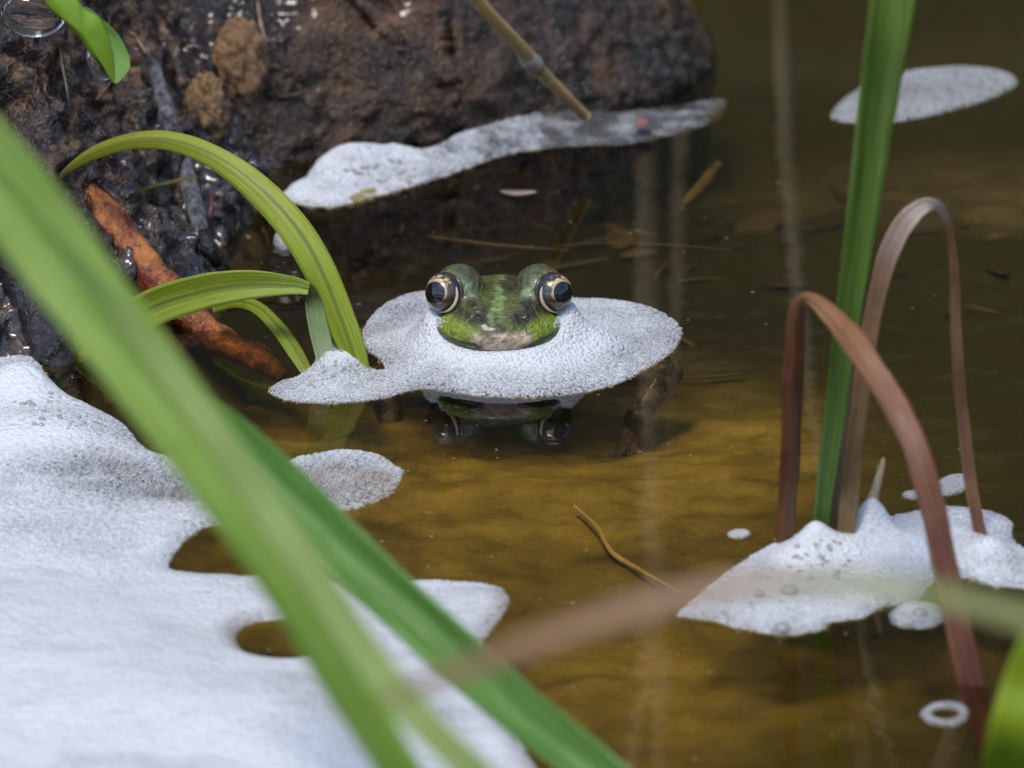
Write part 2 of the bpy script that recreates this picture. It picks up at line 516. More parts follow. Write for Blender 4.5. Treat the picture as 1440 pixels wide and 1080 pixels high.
# ------------------------------------------------------------------ water
wx = axis([(-12, 12, 1.0)], -80, 420); wy = axis([(-22, 30, 1.0)], -75, 45)
WX, WY = np.meshgrid(wx, wy, indexing='ij')
wv = np.stack([WX.ravel(), WY.ravel(), np.zeros(WX.size)], 1)
struct(mk('water', wv, gridfaces(len(wx), len(wy)), MW, base=(0, 0, 0)))

# ------------------------------------------------------------------ frog (local frame: x right, y away from camera, z up)
FO = gnd(702, 500)
def ell(p, c, r):
    q = (p-np.array(c, np.float32)); r = np.array(r, np.float32)
    k0 = np.sqrt(((q/r)**2).sum(-1)); k1 = np.sqrt(((q/(r*r))**2).sum(-1))+1e-9
    return k0*(k0-1)/k1
def cap(p, a, b, ra, rb):
    a = np.array(a, np.float32); b = np.array(b, np.float32)
    ab = b-a
    t = np.clip(((p-a)@ab)/(ab@ab), 0, 1)
    return np.sqrt(((p-a-t[..., None]*ab)**2).sum(-1))-(ra+(rb-ra)*t)
def smin(a, b, k):
    h = np.clip(0.5+0.5*(b-a)/k, 0, 1)
    return b*(1-h)+a*h-k*h*(1-h)
def smax(a, b, k): return -smin(-a, -b, k)
ARMS = {-1: [(-1.25, 1.3, -0.25), (-2.15, 1.5, -0.95), (-1.95, 0.6, -1.45), (-1.9, 0.3, -1.6)],
        1: [(1.25, 1.0, -0.25), (2.95, 0.3, -0.45), (2.45, -0.35, -1.05), (2.3, -0.5, -1.4)]}
FING = {-1: [(-2.3, 0.05, -1.75), (-2.05, -0.2, -1.8), (-1.75, -0.2, -1.8), (-1.5, 0.0, -1.75)],
        1: [(1.95, -0.7, -1.7), (2.05, -0.85, -1.75), (2.3, -0.9, -1.75), (2.55, -0.8, -1.7)]}
EYE = {-1: np.array([-0.935, -0.06, 1.20]), 1: np.array([0.935, -0.06, 1.20])}
ER = 0.375
def frog_sdf(p):
    f = ell(p, (0, 0.50, 0.52), (1.24, 1.45, 0.66))
    f = smin(f, ell(p, (0, -0.14, 0.66), (1.13, 1.03, 0.50)), 0.2)
    f = smin(f, ell(p, (0, 0.05, 0.22), (1.16, 1.12, 0.38)), 0.15)
    f = smin(f, ell(p, (0, 2.7, -0.75), (1.5, 2.7, 0.78)), 0.8)
    for sgn in (-1, 1):
        f = smin(f, ell(p, (0.71*sgn, 0.17, 1.16), (0.46, 0.52, 0.48)), 0.18)
        f = smin(f, cap(p, (0.60*sgn, -0.10, 1.08), (0.33*sgn, -0.78, 0.95), 0.19, 0.12), 0.16)
        # hollow cheek in front of the eye, eye socket, nostril
        f = smax(f, -(np.sqrt(((p-np.array(EYE[sgn]+np.array([0.06*sgn, -0.08, 0.0]), np.float32))**2).sum(-1))-0.355), 0.05)
        f = smax(f, -ell(p, (0.38*sgn, -0.88, 1.03), (0.10, 0.11, 0.07)), 0.09)
        A = ARMS[sgn]
        f = smin(f, cap(p, A[0], A[1], 0.42, 0.30), 0.3)
        f = smin(f, cap(p, A[1], A[2], 0.31, 0.20), 0.12)
        f = smin(f, cap(p, A[2], A[3], 0.20, 0.19), 0.1)
        for g in FING[sgn]: f = smin(f, cap(p, A[3], g, 0.10, 0.055), 0.06)
        f = smin(f, cap(p, (0.8*sgn, 4.7, -1.1), (2.5*sgn, 3.3, -1.15), 0.62, 0.45), 0.3)
        f = smin(f, cap(p, (2.5*sgn, 3.3, -1.15), (1.75*sgn, 5.0, -1.5), 0.42, 0.25), 0.15)
        f = smin(f, cap(p, (1.75*sgn, 5.0, -1.5), (3.0*sgn, 4.6, -1.7), 0.22, 0.16), 0.1)
        for g in ((3.7, 4.9), (3.9, 4.5), (3.7, 4.1)): f = smin(f, cap(p, (3.0*sgn, 4.6, -1.7), (g[0]*sgn, g[1], -1.75), 0.11, 0.05), 0.05)
    # mouth slit
    zm = 0.45+0.10*np.abs(p[..., 0])**1.5
    sl = np.abs(p[..., 2]-zm)-0.012
    f = smax(f, -np.maximum(sl, -(f+0.05)), 0.03)
    return f
def surfnet(f, org, h):
    nx, ny, nz = f.shape
    sgn = f < 0
    cnt = np.zeros((nx-1, ny-1, nz-1), np.int8)
    corners = [(a, b, c) for a in (0, 1) for b in (0, 1) for c in (0, 1)]
    for a, b, c in corners: cnt += sgn[a:nx-1+a, b:ny-1+b, c:nz-1+c]
    act = (cnt > 0) & (cnt < 8)
    ijk = np.argwhere(act)
    idx = np.full(act.shape, -1, np.int64); idx[act] = np.arange(len(ijk))
    vals = np.stack([f[ijk[:, 0]+a, ijk[:, 1]+b, ijk[:, 2]+c] for a, b, c in corners], 1)
    acc = np.zeros((len(ijk), 3)); num = np.zeros(len(ijk))
    for i, ca in enumerate(corners):
        for j, cb in enumerate(corners):
            if j > i and sum(abs(m-n) for m, n in zip(ca, cb)) == 1:
                va, vb = vals[:, i], vals[:, j]
                m = (va < 0) != (vb < 0)
                t = np.where(m, va/(va-vb+1e-12), 0)
                pt = np.array(ca)[None]+t[:, None]*(np.array(cb)-np.array(ca))[None]
                acc += np.where(m[:, None], pt, 0); num += m
    V = org+h*(ijk+acc/num[:, None])
    F = []
    for ax in range(3):
        o1, o2 = [(1, 2), (2, 0), (0, 1)][ax]
        a = np.moveaxis(sgn, (ax, o1, o2), (0, 1, 2)); ii = np.moveaxis(idx, (ax, o1, o2), (0, 1, 2))
        m = a[:-1, 1:-1, 1:-1] != a[1:, 1:-1, 1:-1]
        e = np.argwhere(m)
        i, j, k = e[:, 0], e[:, 1]+1, e[:, 2]+1
        quad = np.stack([ii[i, j-1, k-1], ii[i, j, k-1], ii[i, j, k], ii[i, j-1, k]], 1)
        flip = ~a[i, j, k]
        quad[flip] = quad[flip][:, ::-1]
        F.append(quad)
    return V, np.vstack(F)
h = 0.042
lo = np.array([-4.2, -2.0, -2.1]); hi = np.array([4.2, 6.2, 1.85])
ax_ = [np.arange(lo[i], hi[i], h, dtype=np.float32) for i in range(3)]
fv = np.empty([len(a) for a in ax_], np.float32)
for i0 in range(0, len(ax_[0]), 20):
    P = np.stack(np.meshgrid(ax_[0][i0:i0+20], ax_[1], ax_[2], indexing='ij'), -1)
    fv[i0:i0+20] = frog_sdf(P)
bvx, bfc = surfnet(fv, lo, h)
x_, y_, z_ = bvx.T
nz1 = fbm(bvx*2.2+3, 4); nz2 = fbm(bvx*4.5+11, 3); nz0 = fbm(bvx*1.0+20, 3)
c = mixc((0.100, 0.104, 0.016), (0.042, 0.040, 0.010), smooth(-0.2, 0.2, nz1))
cheek = smooth(0.20, 0.48, np.abs(x_))*smooth(1.0, 0.86, z_)*smooth(0.6, 0.1, y_)
c = mixc(c, (0.21, 0.275, 0.020), np.clip(cheek, 0, 1)*0.95)
# brow bumps are greyer and darker
dome = np.exp(-(((np.abs(x_)-0.6)/0.32)**2+((y_-0.1)/0.5)**2))*smooth(1.25, 1.45, z_)
c = mixc(c, (0.085, 0.095, 0.050), dome*0.8)
# dark marks between eye and nostril, round the nostrils
dk = np.exp(-(((np.abs(x_)-0.47)/0.10)**2+((y_+0.42)/0.30)**2))*smooth(0.8, 0.95, z_)
dk = np.maximum(dk, np.exp(-(((np.abs(x_)-0.36)/0.14)**2+((y_+0.85)/0.2)**2+((z_-0.98)/0.16)**2)))
c = mixc(c, (0.022, 0.016, 0.008), np.clip(dk*(1.2+1.5*nz2), 0, 0.95))
ax_s = np.abs(x_)
def segd(a, b):
    a = np.array(a); b = np.array(b); q_ = np.stack([ax_s, y_, z_], 1)-a; ab = b-a
    t_ = np.clip(q_@ab/(ab@ab), 0, 1)
    return np.linalg.norm(q_-t_[:, None]*ab, axis=1)
ct = segd((0.70, -0.34, 1.00), (0.42, -0.86, 0.92))
c = mixc(c, (0.030, 0.019, 0.009), np.clip(smooth(0.13, 0.06, ct)*(0.8+1.5*nz2), 0, 0.9))
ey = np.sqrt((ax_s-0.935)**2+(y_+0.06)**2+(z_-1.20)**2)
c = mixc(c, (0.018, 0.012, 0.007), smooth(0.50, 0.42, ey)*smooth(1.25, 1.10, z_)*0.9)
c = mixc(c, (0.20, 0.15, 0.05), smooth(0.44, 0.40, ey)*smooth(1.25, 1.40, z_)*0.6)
# pale green stripe down the middle of the back and head
st = smooth(0.13, 0.04, np.abs(x_+0.02+0.18*nz1-0.05*y_))*smooth(0.80, 1.0, z_+0.5*(y_ > 1))
c = mixc(c, (0.22, 0.32, 0.10), np.clip(st*(0.6+1.6*nz2), 0, 0.85))
brow_sheen = np.exp(-(((np.abs(x_)-0.52)/0.16)**2+((y_+0.28)/0.10)**2))*smooth(0.9, 1.05, z_)  # wet highlight below each brow, painted into the skin colour
c = mixc(c, (0.26, 0.36, 0.16), np.clip(brow_sheen*(0.8+nz2), 0, 0.8))
# snout tip and lips
tip = smooth(0.62, 0.34, np.abs(x_-0.06))*smooth(-0.62, -0.85, y_)*smooth(0.86, 0.72, z_)
c = mixc(c, (0.66, 0.50, 0.36), np.clip(tip*(1.25+1.8*nz2), 0, 0.95))
tipb = np.exp(-(((x_+0.22)/0.20)**2+((z_-0.72)/0.12)**2))*smooth(-0.7, -0.9, y_)
c = mixc(c, (0.045, 0.026, 0.013), np.clip(0.6*tipb*(1.0+1.8*nz1), 0, 0.7))
lipz = 0.45+0.10*np.abs(x_)**1.5
band = smooth(0.06, 0.035, np.abs(z_-(lipz+0.085)-0.02*np.sin(x_*9)))*smooth(0.25, 0.42, np.abs(x_-0.03))*(y_ < 0.3)
c = mixc(c, (0.020, 0.014, 0.008), np.clip(band*(1.1+1.5*nz1), 0, 0.95))
c = mixc(c, (0.015, 0.010, 0.007), smooth(0.035, 0.015, np.abs(z_-lipz))*(y_ < 0.6)*smooth(0.15, 0.35, np.abs(x_-0.04)))
thr = smooth(0.02, -0.06, z_-lipz)*(y_ < 1.2)
c = mixc(c, mixc((0.02, 0.016, 0.01), (0.50, 0.44, 0.33), smooth(-0.05, 0.25, z_)), thr*0.9)
# body and limbs under water: spotted
lim = np.clip(smooth(1.5, 2.0, np.abs(x_))+smooth(1.6, 2.4, y_), 0, 1)
limc = mixc((0.17, 0.10, 0.065), (0.014, 0.010, 0.006), smooth(-0.02, 0.10, nz1+0.4*nz2))
c = mixc(c, limc, lim)
frog = thing('frog', FO+np.array([0, 0, -1.9]), 'green frog facing the viewer with golden ringed eyes above a foam collar', 'frog')
MS = m_skin()
mk('skin_body', bvx+FO, bfc, MS, frog, cols=c)
MEYE, MPUP, MLID = m_col('frog_iris', 0.12, 1.0), m_flat('frog_pupil', (0.004, 0.004, 0.006), 0.03, 1.0), m_flat('frog_eyelid', (0.62, 0.50, 0.34), 0.3, 0.4)
MLID2 = m_flat('frog_lid_dark', (0.03, 0.025, 0.012), 0.35, 0.3)
for sgn in (-1, 1):
    g = np.array([0.60*sgn, -0.74, 0.30]); g /= np.linalg.norm(g)
    up = np.array([0, 0, 1.0]); up -= g*np.dot(up, g); up /= np.linalg.norm(up)
    rt = np.cross(g, up)*1.0                     # rt points to image right for a gaze at the camera
    rt = rt if rt[0] > 0 else -rt
    med = -sgn                                   # medial side in image x
    C = EYE[sgn]+FO
    nu, nv = 96, 64
    th = np.linspace(0.001, math.pi*0.75, nv); ph = np.linspace(0, 2*math.pi, nu, endpoint=False)
    T, Pp = np.meshgrid(th, ph, indexing='ij')
    T, Pp = T.ravel(), Pp.ravel()
    sx_, cy_ = np.sin(Pp), np.cos(Pp)            # angle from up, towards image right
    dirs = np.cos(T)[:, None]*g+np.sin(T)[:, None]*(cy_[:, None]*up+sx_[:, None]*rt)
    bulge = 1+0.035*np.exp(-(T/0.6)**2)
    V = C+dirs*ER*bulge[:, None]
    i = np.arange(nv-1)[:, None]*nu+np.arange(nu)[None]; j = np.arange(nv-1)[:, None]*nu+((np.arange(nu)+1) % nu)[None]
    F = np.stack([i, j, j+nu, i+nu], -1).reshape(-1, 4)
    deg = np.degrees(T)
    nn = fbm(dirs*5+sgn*7, 3); nf = fbm(dirs*14+3, 2)
    upper = smooth(-0.25, 0.35, cy_+0.25*sx_*med+0.4*nn)
    cc = mixc((0.030, 0.020, 0.012), (0.58, 0.40, 0.17), upper*smooth(62, 50, deg))
    cc = mixc(cc, (0.66, 0.55, 0.36), upper*smooth(30, 36, deg)*smooth(50, 38, deg)*0.5*(sx_*med > -0.2))
    blot = smooth(0.12, 0.22, nn+0.25*np.exp(-((deg-52)/10)**2)*smooth(0.2, 0.9, cy_))*smooth(33, 40, deg)
    cc = mixc(cc, (0.015, 0.010, 0.008), np.clip(blot, 0, 1)*0.95)
    cc = mixc(cc, (0.38, 0.27, 0.11), smooth(0.10, 0.25, nf)*(1-upper)*0.7)
    cc = mixc(cc, (0.42, 0.32, 0.17), smooth(36, 33.5, deg)*0.6*smooth(-0.4, 0.3, cy_+0.2*sx_*med))
    cc = mixc(cc, (0.030, 0.020, 0.014), smooth(0.15, 0.6, sx_*med-0.5*cy_+0.5*nn)*smooth(36, 42, deg)*0.9)
    cc = mixc(cc, (0.012, 0.010, 0.008), smooth(64, 70, deg))
    eye = mk('eye', V, F, MEYE, frog, cols=cc)
    pt = np.linspace(0.001, 1, 14); T2, P2 = np.meshgrid(pt, ph, indexing='ij'); T2, P2 = T2.ravel(), P2.ravel()
    ra = np.radians(31.5)*(1+0.06*np.cos(2*P2+math.pi))
    a2 = T2*ra
    dirs2 = np.cos(a2)[:, None]*g+np.sin(a2)[:, None]*(np.cos(P2)[:, None]*up+np.sin(P2)[:, None]*rt)
    V2 = C+dirs2*(ER*(1+0.035*np.exp(-(a2/0.6)**2))+0.004)[:, None]
    i = np.arange(13)[:, None]*nu+np.arange(nu)[None]; j = np.arange(13)[:, None]*nu+((np.arange(nu)+1) % nu)[None]
    mk('pupil', V2, np.stack([i, j, j+nu, i+nu], -1).reshape(-1, 4), MPUP, eye)
    # pale rim of the lower lid on the side of the nose, and the dark fold outside it
    def lid(name, mat, deg0, a0, a1, r0):
        t = np.linspace(0, 1, 40); az = np.radians(a0+(a1-a0)*t)*med
        dg = np.radians(deg0+4*np.sin(t*math.pi))
        ctr = C+ER*1.0*(np.cos(dg)*g[:, None]+np.sin(dg)*(np.cos(az)*up[:, None]+np.sin(az)*rt[:, None])).T
        rr = r0*np.clip(np.sin(np.clip(t*1.0+0.02, 0, 1)*math.pi), 0.12, 1)**0.6
        Vt, Ft = tube_mesh(ctr, rr, 10)
        return mk(name, Vt, Ft, mat, eye)
    def tube_mesh(P, r, n):
        P = np.asarray(P); T_ = np.gradient(P, axis=0); T_ /= np.linalg.norm(T_, axis=1)[:, None]+1e-9
        ref = np.array([0.3, 0.2, 0.93]); A = np.cross(T_, ref); A /= np.linalg.norm(A, axis=1)[:, None]+1e-9; B = np.cross(T_, A)
        a = np.linspace(0, 2*math.pi, n, endpoint=False)
        V = P[:, None]+np.asarray(r)[:, None, None]*(np.cos(a)[None, :, None]*A[:, None]+np.sin(a)[None, :, None]*B[:, None])
        m = len(P)
        i = np.arange(m-1)[:, None]*n+np.arange(n)[None]; j = np.arange(m-1)[:, None]*n+((np.arange(n)+1) % n)[None]
        F = np.stack([i, j, j+n, i+n], -1).reshape(-1, 4).tolist()
        F.append(list(range(n))); F.append([(m-1)*n+k for k in range(n)][::-1])
        return V.reshape(-1, 3), F
    lid('lower_eyelid', MLID, 66, 60, 176, 0.036)
    lid('eyelid_fold', MLID2, 80, 15, 165, 0.05)

# ------------------------------------------------------------------ foam
FOAM_TOP = []
def foam(name, px, label, res=0.04, hmax=0.12, edge=0.25, mounds=(), holes=(), extra=None, thick=None, mat=None, jit=0.03, group='rafts of foam on the pond', bubbles=(), domes=None):
    P = np.array([gnd(a, b)[:2] for a, b in px])
    P = catmull(P, 10, True)
    s_ = np.cumsum(np.r_[0, np.linalg.norm(np.diff(P, axis=0), axis=1)])
    P = P+jit*np.stack([fbm(np.stack([s_*2.5, s_*0, s_*0+k], 1), 5, 0.65) for k in (1.5, 8.5)], 1)
    gx_ = np.arange(P[:, 0].min()-2*res, P[:, 0].max()+2*res, res); gy_ = np.arange(P[:, 1].min()-2*res, P[:, 1].max()+2*res, res)
    X_, Y_ = np.meshgrid(gx_, gy_, indexing='ij'); x, y = X_.ravel(), Y_.ravel()
    sdv, nx_, ny_ = polysd(P, x, y)
    for hp in holes:
        H = catmull(np.array([gnd(a, b)[:2] for a, b in hp]), 10, True)
        hs, hx, hy = polysd(H, x, y)
        m = -hs < sdv
        sdv = np.where(m, -hs, sdv); nx_ = np.where(m, hx, nx_); ny_ = np.where(m, hy, ny_)
    keep = sdv > -res*1.01
    out = sdv < 0
    x = np.where(out, nx_, x); y = np.where(out, ny_, y)
    d = np.maximum(sdv, 0)
    prof = np.sqrt(np.clip(1-(1-np.clip(d/edge, 0, 1))**2, 0, 1))
    zt = hmax*(0.8+0.5*fbm(np.stack([x, y, x*0], 1)*0.7, 3))*np.ones_like(x)
    for mx, my, r, hh in mounds:
        g_ = gnd(mx, my)
        dd_ = np.sqrt((x-g_[0])**2+(y-g_[1])**2)
        zt = zt+hh*np.exp(-(dd_/r)**2)
    if extra is not None: zt = zt+extra(x, y, d)
    zz_ = np.where(out, -0.02, zt*prof-0.01)
    th_ = np.clip(thick(x, y, d, zz_), 0, 1) if thick is not None else np.ones_like(x)
    th_ = th_*(0.45+0.55*smooth(0, edge*0.9, d))
    F = gridfaces(len(gx_), len(gy_))
    F = F[keep[F].all(1) & (~out)[F].any(1)]
    us = np.unique(F); rm_ = np.full(len(x), -1); rm_[us] = np.arange(len(us))
    V = np.stack([x, y, zz_], 1)[us]; F = rm_[F]
    top = mk(name, V, F, mat or MF, attrs={'thick': th_[us]})
    tag(top, label, 'foam', group)
    tree = BVHTree.FromPolygons([tuple(a) for a in V], [tuple(a) for a in F]) if (bubbles or domes) else None
    if domes: dome_layer(tree, P, top, thick, *domes)
    if bubbles:
        for bx, by, br in bubbles:
            dr = ray(bx, by); hit = tree.ray_cast(Vector(CAMP), Vector(dr))
            if hit[0] is None: continue
            put_bubble(np.array(hit[0]), br, top)
    return top
def dome_layer(tree, P, parent, thick, cs, mask=None):
    """thousands of little bubbles packed on a foam surface: one part"""
    gx_ = np.arange(P[:, 0].min(), P[:, 0].max(), cs); gy_ = np.arange(P[:, 1].min(), P[:, 1].max(), cs*0.87)
    X_, Y_ = np.meshgrid(gx_, gy_, indexing='ij')
    X_ = X_+(np.arange(len(gy_)) % 2)[None]*cs*0.5
    x = X_.ravel()+RNG.uniform(-0.32, 0.32, X_.size)*cs; y = Y_.ravel()+RNG.uniform(-0.32, 0.32, X_.size)*cs
    sdv, _, _ = polysd(P, x, y)
    k = sdv > -cs*0.1
    if mask is not None: k &= mask(x, y)
    C = []; 
    for a, b in zip(x[k], y[k]):
        h_ = tree.ray_cast(Vector((a, b, 5)), Vector((0, 0, -1)))
        C.append((*h_[0], *h_[1]) if h_[0] is not None else (a, b, -0.005, 0, 0, 1.0))
    C = np.array(C)
    if not len(C): return
    tq = np.clip(thick(C[:, 0], C[:, 1], C[:, 0]*0+1, C[:, 2]), 0, 1)
    r = (1+0.7*fbm(C[:, :3]*1.1+4, 3))*cs*RNG.uniform(0.34, 0.58, len(C))*np.where(RNG.random(len(C)) < 0.06, 1.5, 1)
    ns_ = 8
    an = np.linspace(0, 2*math.pi, ns_, endpoint=False)
    T = [(0, 0, 1)]
    for th in (38, 72, 105):
        t = math.radians(th); T += [(math.sin(t)*math.cos(q), math.sin(t)*math.sin(q), math.cos(t)) for q in an]
    T = np.array(T); nt = len(T)
    f3 = np.array([[0, 1+i, 1+(i+1) % ns_] for i in range(ns_)])
    f4 = np.array([[1+a*ns_+i, 1+(a+1)*ns_+i, 1+(a+1)*ns_+(i+1) % ns_, 1+a*ns_+(i+1) % ns_] for a in range(2) for i in range(ns_)])
    ft = np.vstack([f3, f4[:, [0, 1, 2]], f4[:, [0, 2, 3]]])
    n_ = C[:, 3:]*np.sign(C[:, 5:6])
    V = (C[:, None, :3]-n_[:, None]*((0.60+0.26*tq)*r)[:, None, None])+r[:, None, None]*T[None]
    F = (ft[None]+(np.arange(len(C))*nt)[:, None, None]).reshape(-1, 3)
    struct(mk('bubble_layer', V.reshape(-1, 3), F, MFB, parent, attrs={'thick': np.repeat(np.clip(tq*RNG.uniform(0.6, 1.1, len(C)), 0, 1), nt)}), 'stuff')
bd, bf = sphere_grid(12, 8)
BUBM = None
def put_bubble(p, r, parent):
    global BUBM
    if BUBM is None:
        BUBM = bpy.data.meshes.new('bubble')
        BUBM.from_pydata([tuple(a*CM) for a in bd], [], bf); BUBM.materials.append(MBUB)
        BUBM.polygons.foreach_set('use_smooth', np.ones(len(BUBM.polygons), bool))
    o = bpy.data.objects.new('bubble', BUBM); COL.objects.link(o)
    o.parent = parent; o.location = Vector(p*CM)-parent_loc(parent)
    o.scale = (r, r, r*0.75)
def scatter(cx, cy, rx, ry, n, r0, r1):
    out = []
    for _ in range(n):
        a, q = random.uniform(0, 6.283), math.sqrt(random.random())
        out.append((cx+rx*q*math.cos(a), cy+ry*q*math.sin(a), random.uniform(r0, r1)))
    return out

# the collar round the frog, joined to the foam at the sedge
def collar(x, y, d):
    lx, ly = x-FO[0], y-FO[1]
    r = np.sqrt((lx/1.25)**2+((ly-0.15)/1.35)**2)
    dist = np.maximum(r-1, 0)*1.3
    hgt = (0.40-0.40*np.exp(-d*0.36/0.40))*1.12*np.exp(-(np.maximum(dist-0.25, 0)/0.95)**2)
    hgt = hgt*np.where(ly > 0.5, np.exp(-((ly-0.5)/0.9)**2), 1)
    hgt = hgt+0.165*np.exp(-(dist/0.25)**2)*(ly < 0.6)
    hgt = hgt+0.44*np.exp(-((np.abs(lx)-1.15)/0.34)**2-(np.where(ly < 0, ly/0.42, ly/0.7))**2)
    # ridge running out over the raft to the right
    hgt = hgt+0.24*np.exp(-((lx-1.75)/0.55)**2-((ly+0.1-0.2*(lx-1.7))/0.45)**2)
    return hgt
def collar_thick(x, y, d, z):
    lx, ly = x-FO[0], y-FO[1]
    t = 0.50+0.35*fbm(np.stack([x, y, z], 1)*0.9, 3)+0.55*smooth(0.12, 0.42, z)
    t = t-0.25*smooth(1.9, 3.0, lx)*smooth(-1.0, 1.5, ly)-0.3*smooth(-1.0, -2.0, lx)*smooth(0.2, 2.2, ly)
    return t
foam('foam_collar', [(376, 550), (392, 537), (418, 529), (445, 516), (480, 512), (512, 522), (538, 520), (534, 506), (514, 490), (510, 465), (528, 438), (555, 420), (580, 411), (610, 408), (700, 402), (800, 418), (850, 420), (900, 428), (940, 444), (960, 468), (945, 495), (910, 519), (870, 539), (820, 552), (760, 558), (700, 559), (640, 553), (600, 547), (575, 550), (540, 560), (490, 566), (440, 567), (400, 562)],
     'white bubbly foam raft that rings the frog and the sedge stems', res=0.03, hmax=0.07, edge=0.30,
     mounds=[(455, 512, 0.20, 0.95), (475, 524, 0.42, 0.36), (505, 522, 0.2, 0.25)], extra=collar, thick=collar_thick, domes=(0.070,),
     bubbles=scatter(462, 505, 45, 30, 26, 0.025, 0.055)+scatter(430, 540, 35, 12, 6, 0.03, 0.05)+scatter(600, 455, 45, 22, 12, 0.015, 0.03))

fb = BVHTree.FromPolygons([tuple(a) for a in bvx+FO], [tuple(a) for a in bfc])
CV, CF, off = [], [], 0
for k in range(420):
    sd_ = random.choice((-1, 1))
    lx = random.gauss(1.12, 0.07); px = 702+80*lx*sd_; py = random.gauss(452-22*(lx-0.9), 9)
    h_ = fb.ray_cast(Vector(CAMP), Vector(ray(px, py)))
    if h_[0] is None or h_[0][2] < 0.25: continue
    r = random.uniform(0.010, 0.028)
    CV.append(bd*r+np.array(h_[0])); CF += [[i+off for i in f] for f in bf]; off += len(bd)
struct(mk('clinging_bubbles', np.vstack(CV), CF, MFB, bpy.data.objects['foam_collar'], attrs={'thick': np.full(off, 0.6)}), 'stuff')

def raft_thick(x, y, d, z):
    n = fbm(np.stack([x, y, x*0], 1)*np.array([0.25, 0.5, 1]), 4)
    t = 0.84+1.0*n+0.25*smooth(gnd(0, 800)[1], gnd(0, 960)[1], y)+0.2*smooth(-6.5, -8.5, x)
    c = gnd(270, 690); t = t-0.7*np.exp(-((x-c[0])/3.2)**2-((y-c[1])/2.4)**2)
    c = gnd(480, 680); t = t-0.30*np.exp(-((x-c[0])/1.2)**2-((y-c[1])/1.6)**2)
    c = gnd(100, 800); t = t-0.30*np.exp(-((x-c[0])/3.5)**2-((y-c[1])/0.8)**2)
    return t
foam('foam_raft', [(-120, 470), (0, 482), (34, 486), (58, 515), (85, 560), (130, 576), (175, 600), (205, 632), (250, 645), (320, 655), (390, 652), (430, 640), (480, 632), (530, 639), (560, 656), (567, 672), (550, 694), (512, 711), (470, 718), (430, 712), (380, 715), (345, 735), (290, 742), (255, 768), (240, 800), (300, 808), (380, 813), (470, 817), (570, 816), (640, 817), (697, 824), (716, 840), (706, 868), (680, 905), (668, 945), (700, 1000), (750, 1070), (790, 1180), (600, 1300), (-200, 1300), (-260, 800)],
     'big white foam raft filling the lower left of the pond', res=0.06, hmax=0.10, edge=0.5, jit=0.06,
     mounds=[(30, 560, 0.9, 0.55), (50, 620, 1.4, 0.4), (60, 900, 2.5, 0.25), (200, 1000, 2.5, 0.25), (420, 1010, 2.0, 0.2)],
     holes=[[(332, 897), (350, 878), (390, 872), (440, 880), (462, 900), (440, 925), (390, 936), (350, 925)]], thick=raft_thick, mat=MFF, domes=(0.085, lambda x, y: (y > gnd(300, 830)[1])),
     bubbles=scatter(60, 560, 50, 50, 26, 0.03, 0.07)+scatter(100, 590, 40, 14, 12, 0.02, 0.05))

foam('tussock_foam', [(953, 866), (972, 846), (1010, 812), (1058, 782), (1100, 760), (1150, 742), (1210, 735), (1270, 722), (1330, 712), (1390, 718), (1422, 732), (1424, 752), (1440, 770), (1500, 790), (1500, 835), (1440, 828), (1395, 824), (1360, 812), (1318, 815), (1290, 848), (1245, 852), (1215, 868), (1170, 876), (1150, 888), (1100, 893), (1050, 887), (1003, 874)],
     'white foam mound gathered round the dry reed stems', res=0.035, hmax=0.08, edge=0.35, jit=0.08,
     mounds=[(1130, 800, 0.7, 0.42), (1145, 785, 0.28, 0.3), (1190, 790, 0.45, 0.25), (1224, 772, 0.38, 0.75), (1280, 790, 0.6, 0.4), (1392, 790, 0.4, 0.35), (1340, 760, 0.6, 0.2)],
     domes=(0.08,), thick=lambda x, y, d, z: 0.62+0.6*smooth(0.15, 0.45, z)+0.4*fbm(np.stack([x, y, z], 1)*0.8, 3),
     bubbles=[(1110, 833, 0.16), (1068, 838, 0.10), (1100, 884, 0.15), (1175, 810, 0.07), (1140, 812, 0.06)]+scatter(1150, 785, 45, 30, 26, 0.03, 0.06)+scatter(1060, 855, 50, 18, 14, 0.02, 0.05))
foam('foam_islet', [(1249, 866), (1262, 853), (1290, 849), (1320, 853), (1331, 866), (1318, 880), (1290, 884), (1260, 879)],
     'small oval foam islet with one bubble just in front of the reed foam', res=0.03, hmax=0.1, edge=0.2, group='little foam islets', bubbles=[(1293, 864, 0.13)], jit=0.08, thick=lambda x, y, d, z: 0.7+0.5*fbm(np.stack([x, y, z], 1)*2, 2))
foam('foam_islet', [(1293, 1003), (1305, 992), (1330, 988), (1355, 992), (1364, 1004), (1352, 1018), (1330, 1022), (1305, 1016)],
     'small foam ring floating alone beside the long bent red-brown reed', res=0.03, hmax=0.08, edge=0.15, group='little foam islets',
     holes=[[(1312, 1001), (1326, 996), (1344, 999), (1347, 1006), (1332, 1012), (1316, 1009)]], jit=0.08, thick=lambda x, y, d, z: 0.55+0.5*fbm(np.stack([x, y, z], 1)*2, 2))
foam('foam_islet', [(1270, 692), (1300, 685), (1335, 668), (1365, 668), (1372, 680), (1345, 695), (1300, 702), (1272, 700)],
     'thin foam wisp behind the reed foam', res=0.035, hmax=0.06, edge=0.15, group='little foam islets', thick=lambda x, y, d, z: 0.55+0*x)
foam('foam_islet', [(1022, 750), (1034, 745), (1050, 745), (1056, 751), (1045, 757), (1028, 756)],
     'tiny foam speck on open water left of the reed foam', res=0.02, hmax=0.05, edge=0.08, group='little foam islets', thick=lambda x, y, d, z: 0.7+0*x)
foam('foam_islet', [(384, 341), (392, 331), (405, 328), (413, 338), (410, 349), (395, 351)],
     'tiny white foam blob under the arching leaf by the bank', res=0.025, hmax=0.22, edge=0.16, group='little foam islets')
